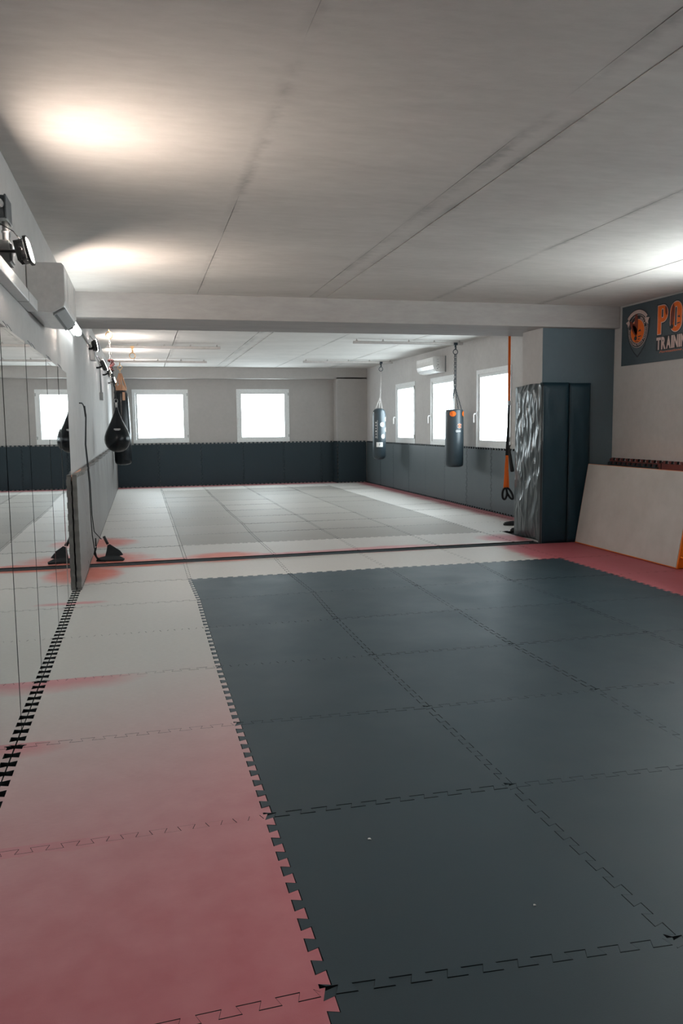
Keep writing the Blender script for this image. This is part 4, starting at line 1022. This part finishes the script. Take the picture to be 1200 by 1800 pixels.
# ================================================================== BLACK CORD TRAINER ON LEFT WALL
bt = thing('suspension_trainer', (-.4, 9.15, ZF), 'thin black suspension cord hooked on the left wall with two loops on the floor', 'suspension trainer')
ax_, ay_, az_ = -.605, 9.40, 1.745
m = MB(); m.tube([(XL + .001, ay_ - .1, az_ + .01), (ax_ - .01, ay_ - .06, az_ + .01), (ax_, ay_, az_ - .01), (ax_ + .01, ay_ + .03, az_ - .06)], .007, 8); m.build('wall_hook', 'black', bt, (XL, ay_, az_))
m = MB()
m.tube([(ax_ + .01, ay_, az_ - .03), (ax_ + .018, ay_ + .03, az_ - .12), (-.600, 9.35, 1.3), (-.553, 8.98, .9), (-.548, 8.92, .55), (-.545, 8.98, .33), (-.535, 9.08, .17)], .005, 6)
m.tube([(ax_ + .013, ay_, az_ - .03), (ax_ + .022, ay_ + .06, az_ - .12), (-.594, 9.38, 1.3), (-.545, 9.02, .9), (-.540, 9.0, .55), (-.53, 9.08, .36), (-.47, 9.25, .25)], .005, 6)
m.tube([(ax_ + .01, ay_, az_ - .02), (ax_ + .018, ay_ + .04, az_ - .14)], .010, 6)
m.build('cord', 'webbing', bt, (-.55, 9.4, 1))
m = MB(); m.tube([(-.445, 9.385, .262), (-.405, 9.36, .175)], .016, 8); m.tube([(-.525, 9.2, .27), (-.524, 9.18, .18)], .008, 8); m.build('grip', 'black', bt, (-.42, 9.37, .2))
m = MB()
m.ribbon([(-.395, 9.34, .17), (-.375, 9.30, .13), (-.35, 9.24, .085), (-.33, 9.18, .05)], side, [.015, .045, .085, .095], .004)
m.ribbon([(-.525, 9.15, .17), (-.535, 9.10, .12), (-.51, 9.05, .07), (-.46, 9.02, .042), (-.42, 9.02, .036)], [Vector((.4, -.9, 0))] * 5, [.018, .022, .024, .024, .02], .004)
m.build_each('foot_loop', 'webbing', bt, (-.4, 9.2, .1))
m = MB(); m.prism([(-.52, 9.03, .034), (-.23, 8.99, .034), (-.22, 9.05, .036), (-.27, 9.15, .05), (-.40, 9.16, .06), (-.50, 9.10, .05)], (0, 0, .018)); m.build('foot_pad', 'webbing', bt, (-.4, 9.08, .035), bevel=.006)

# ================================================================== SMALL THINGS ON THE FLOOR
def slipper(x, y, rot, label, L=.30, W=.10):
    t_ = thing('slipper', (x, y, ZF), label, 'shoe', 'black slippers beside the padded column')
    out = []
    for k in range(20):
        a = 2 * math.pi * k / 20; u = math.cos(a) * L / 2; w = math.sin(a) * W / 2 * (1 + .18 * math.cos(a)); out.append((u, w))
    c_, s_ = math.cos(rot), math.sin(rot)
    m = MB(); m.prism([(x + u * c_ - w * s_, y + u * s_ + w * c_, ZF + .003) for u, w in out], (0, 0, .028)); m.build('sole', 'black', t_, (x, y, ZF), bevel=.006)
    m = MB(); vs = []; nu = 8; nw = 8
    for i in range(nu + 1):
        u = L * (.02 + .42 * i / nu); hw = W / 2 * (1.1 - .5 * (i / nu) ** 3)
        for k in range(nw + 1):
            a = math.pi * k / nw; w = hw * math.cos(a); z = ZF + .02 + .045 * math.sin(a) * (1 - .45 * (i / nu) ** 2)
            vs.append((x + u * c_ - w * s_, y + u * s_ + w * c_, z))
    m.add(vs, [(i * (nw + 1) + k, i * (nw + 1) + k + 1, (i + 1) * (nw + 1) + k + 1, (i + 1) * (nw + 1) + k) for i in range(nu) for k in range(nw)], True)
    m.build('upper', 'webbing', t_, (x, y, ZF))
slipper(5.16, 10.52, 2.9, 'black slipper pointing out from behind the padded column, the farther one', .32)
slipper(4.92, 9.86, 2.6, 'black slipper tip at the foot of the padded column, the nearer one', .26, .09)
def chip(x, y, label, s_=.006):
    m = MB(); m.prism([(x - s_, y - s_ * .6, .0005), (x + s_, y - s_ * .8, .0005), (x + s_ * .8, y + s_ * .8, .0005), (x - s_ * .5, y + s_, .0005)], (0, 0, .002))
    tag(m.build('paint_chip', 'print_white', None, (x, y, 0)), label, 'debris')
chip(.742, 2.635, 'tiny white paint chip on the dark mat beside the red strip')
chip(1.123, 2.12, 'tiny pale chip on the nearest wide dark mat', .004)

bpy.context.view_layer.update()
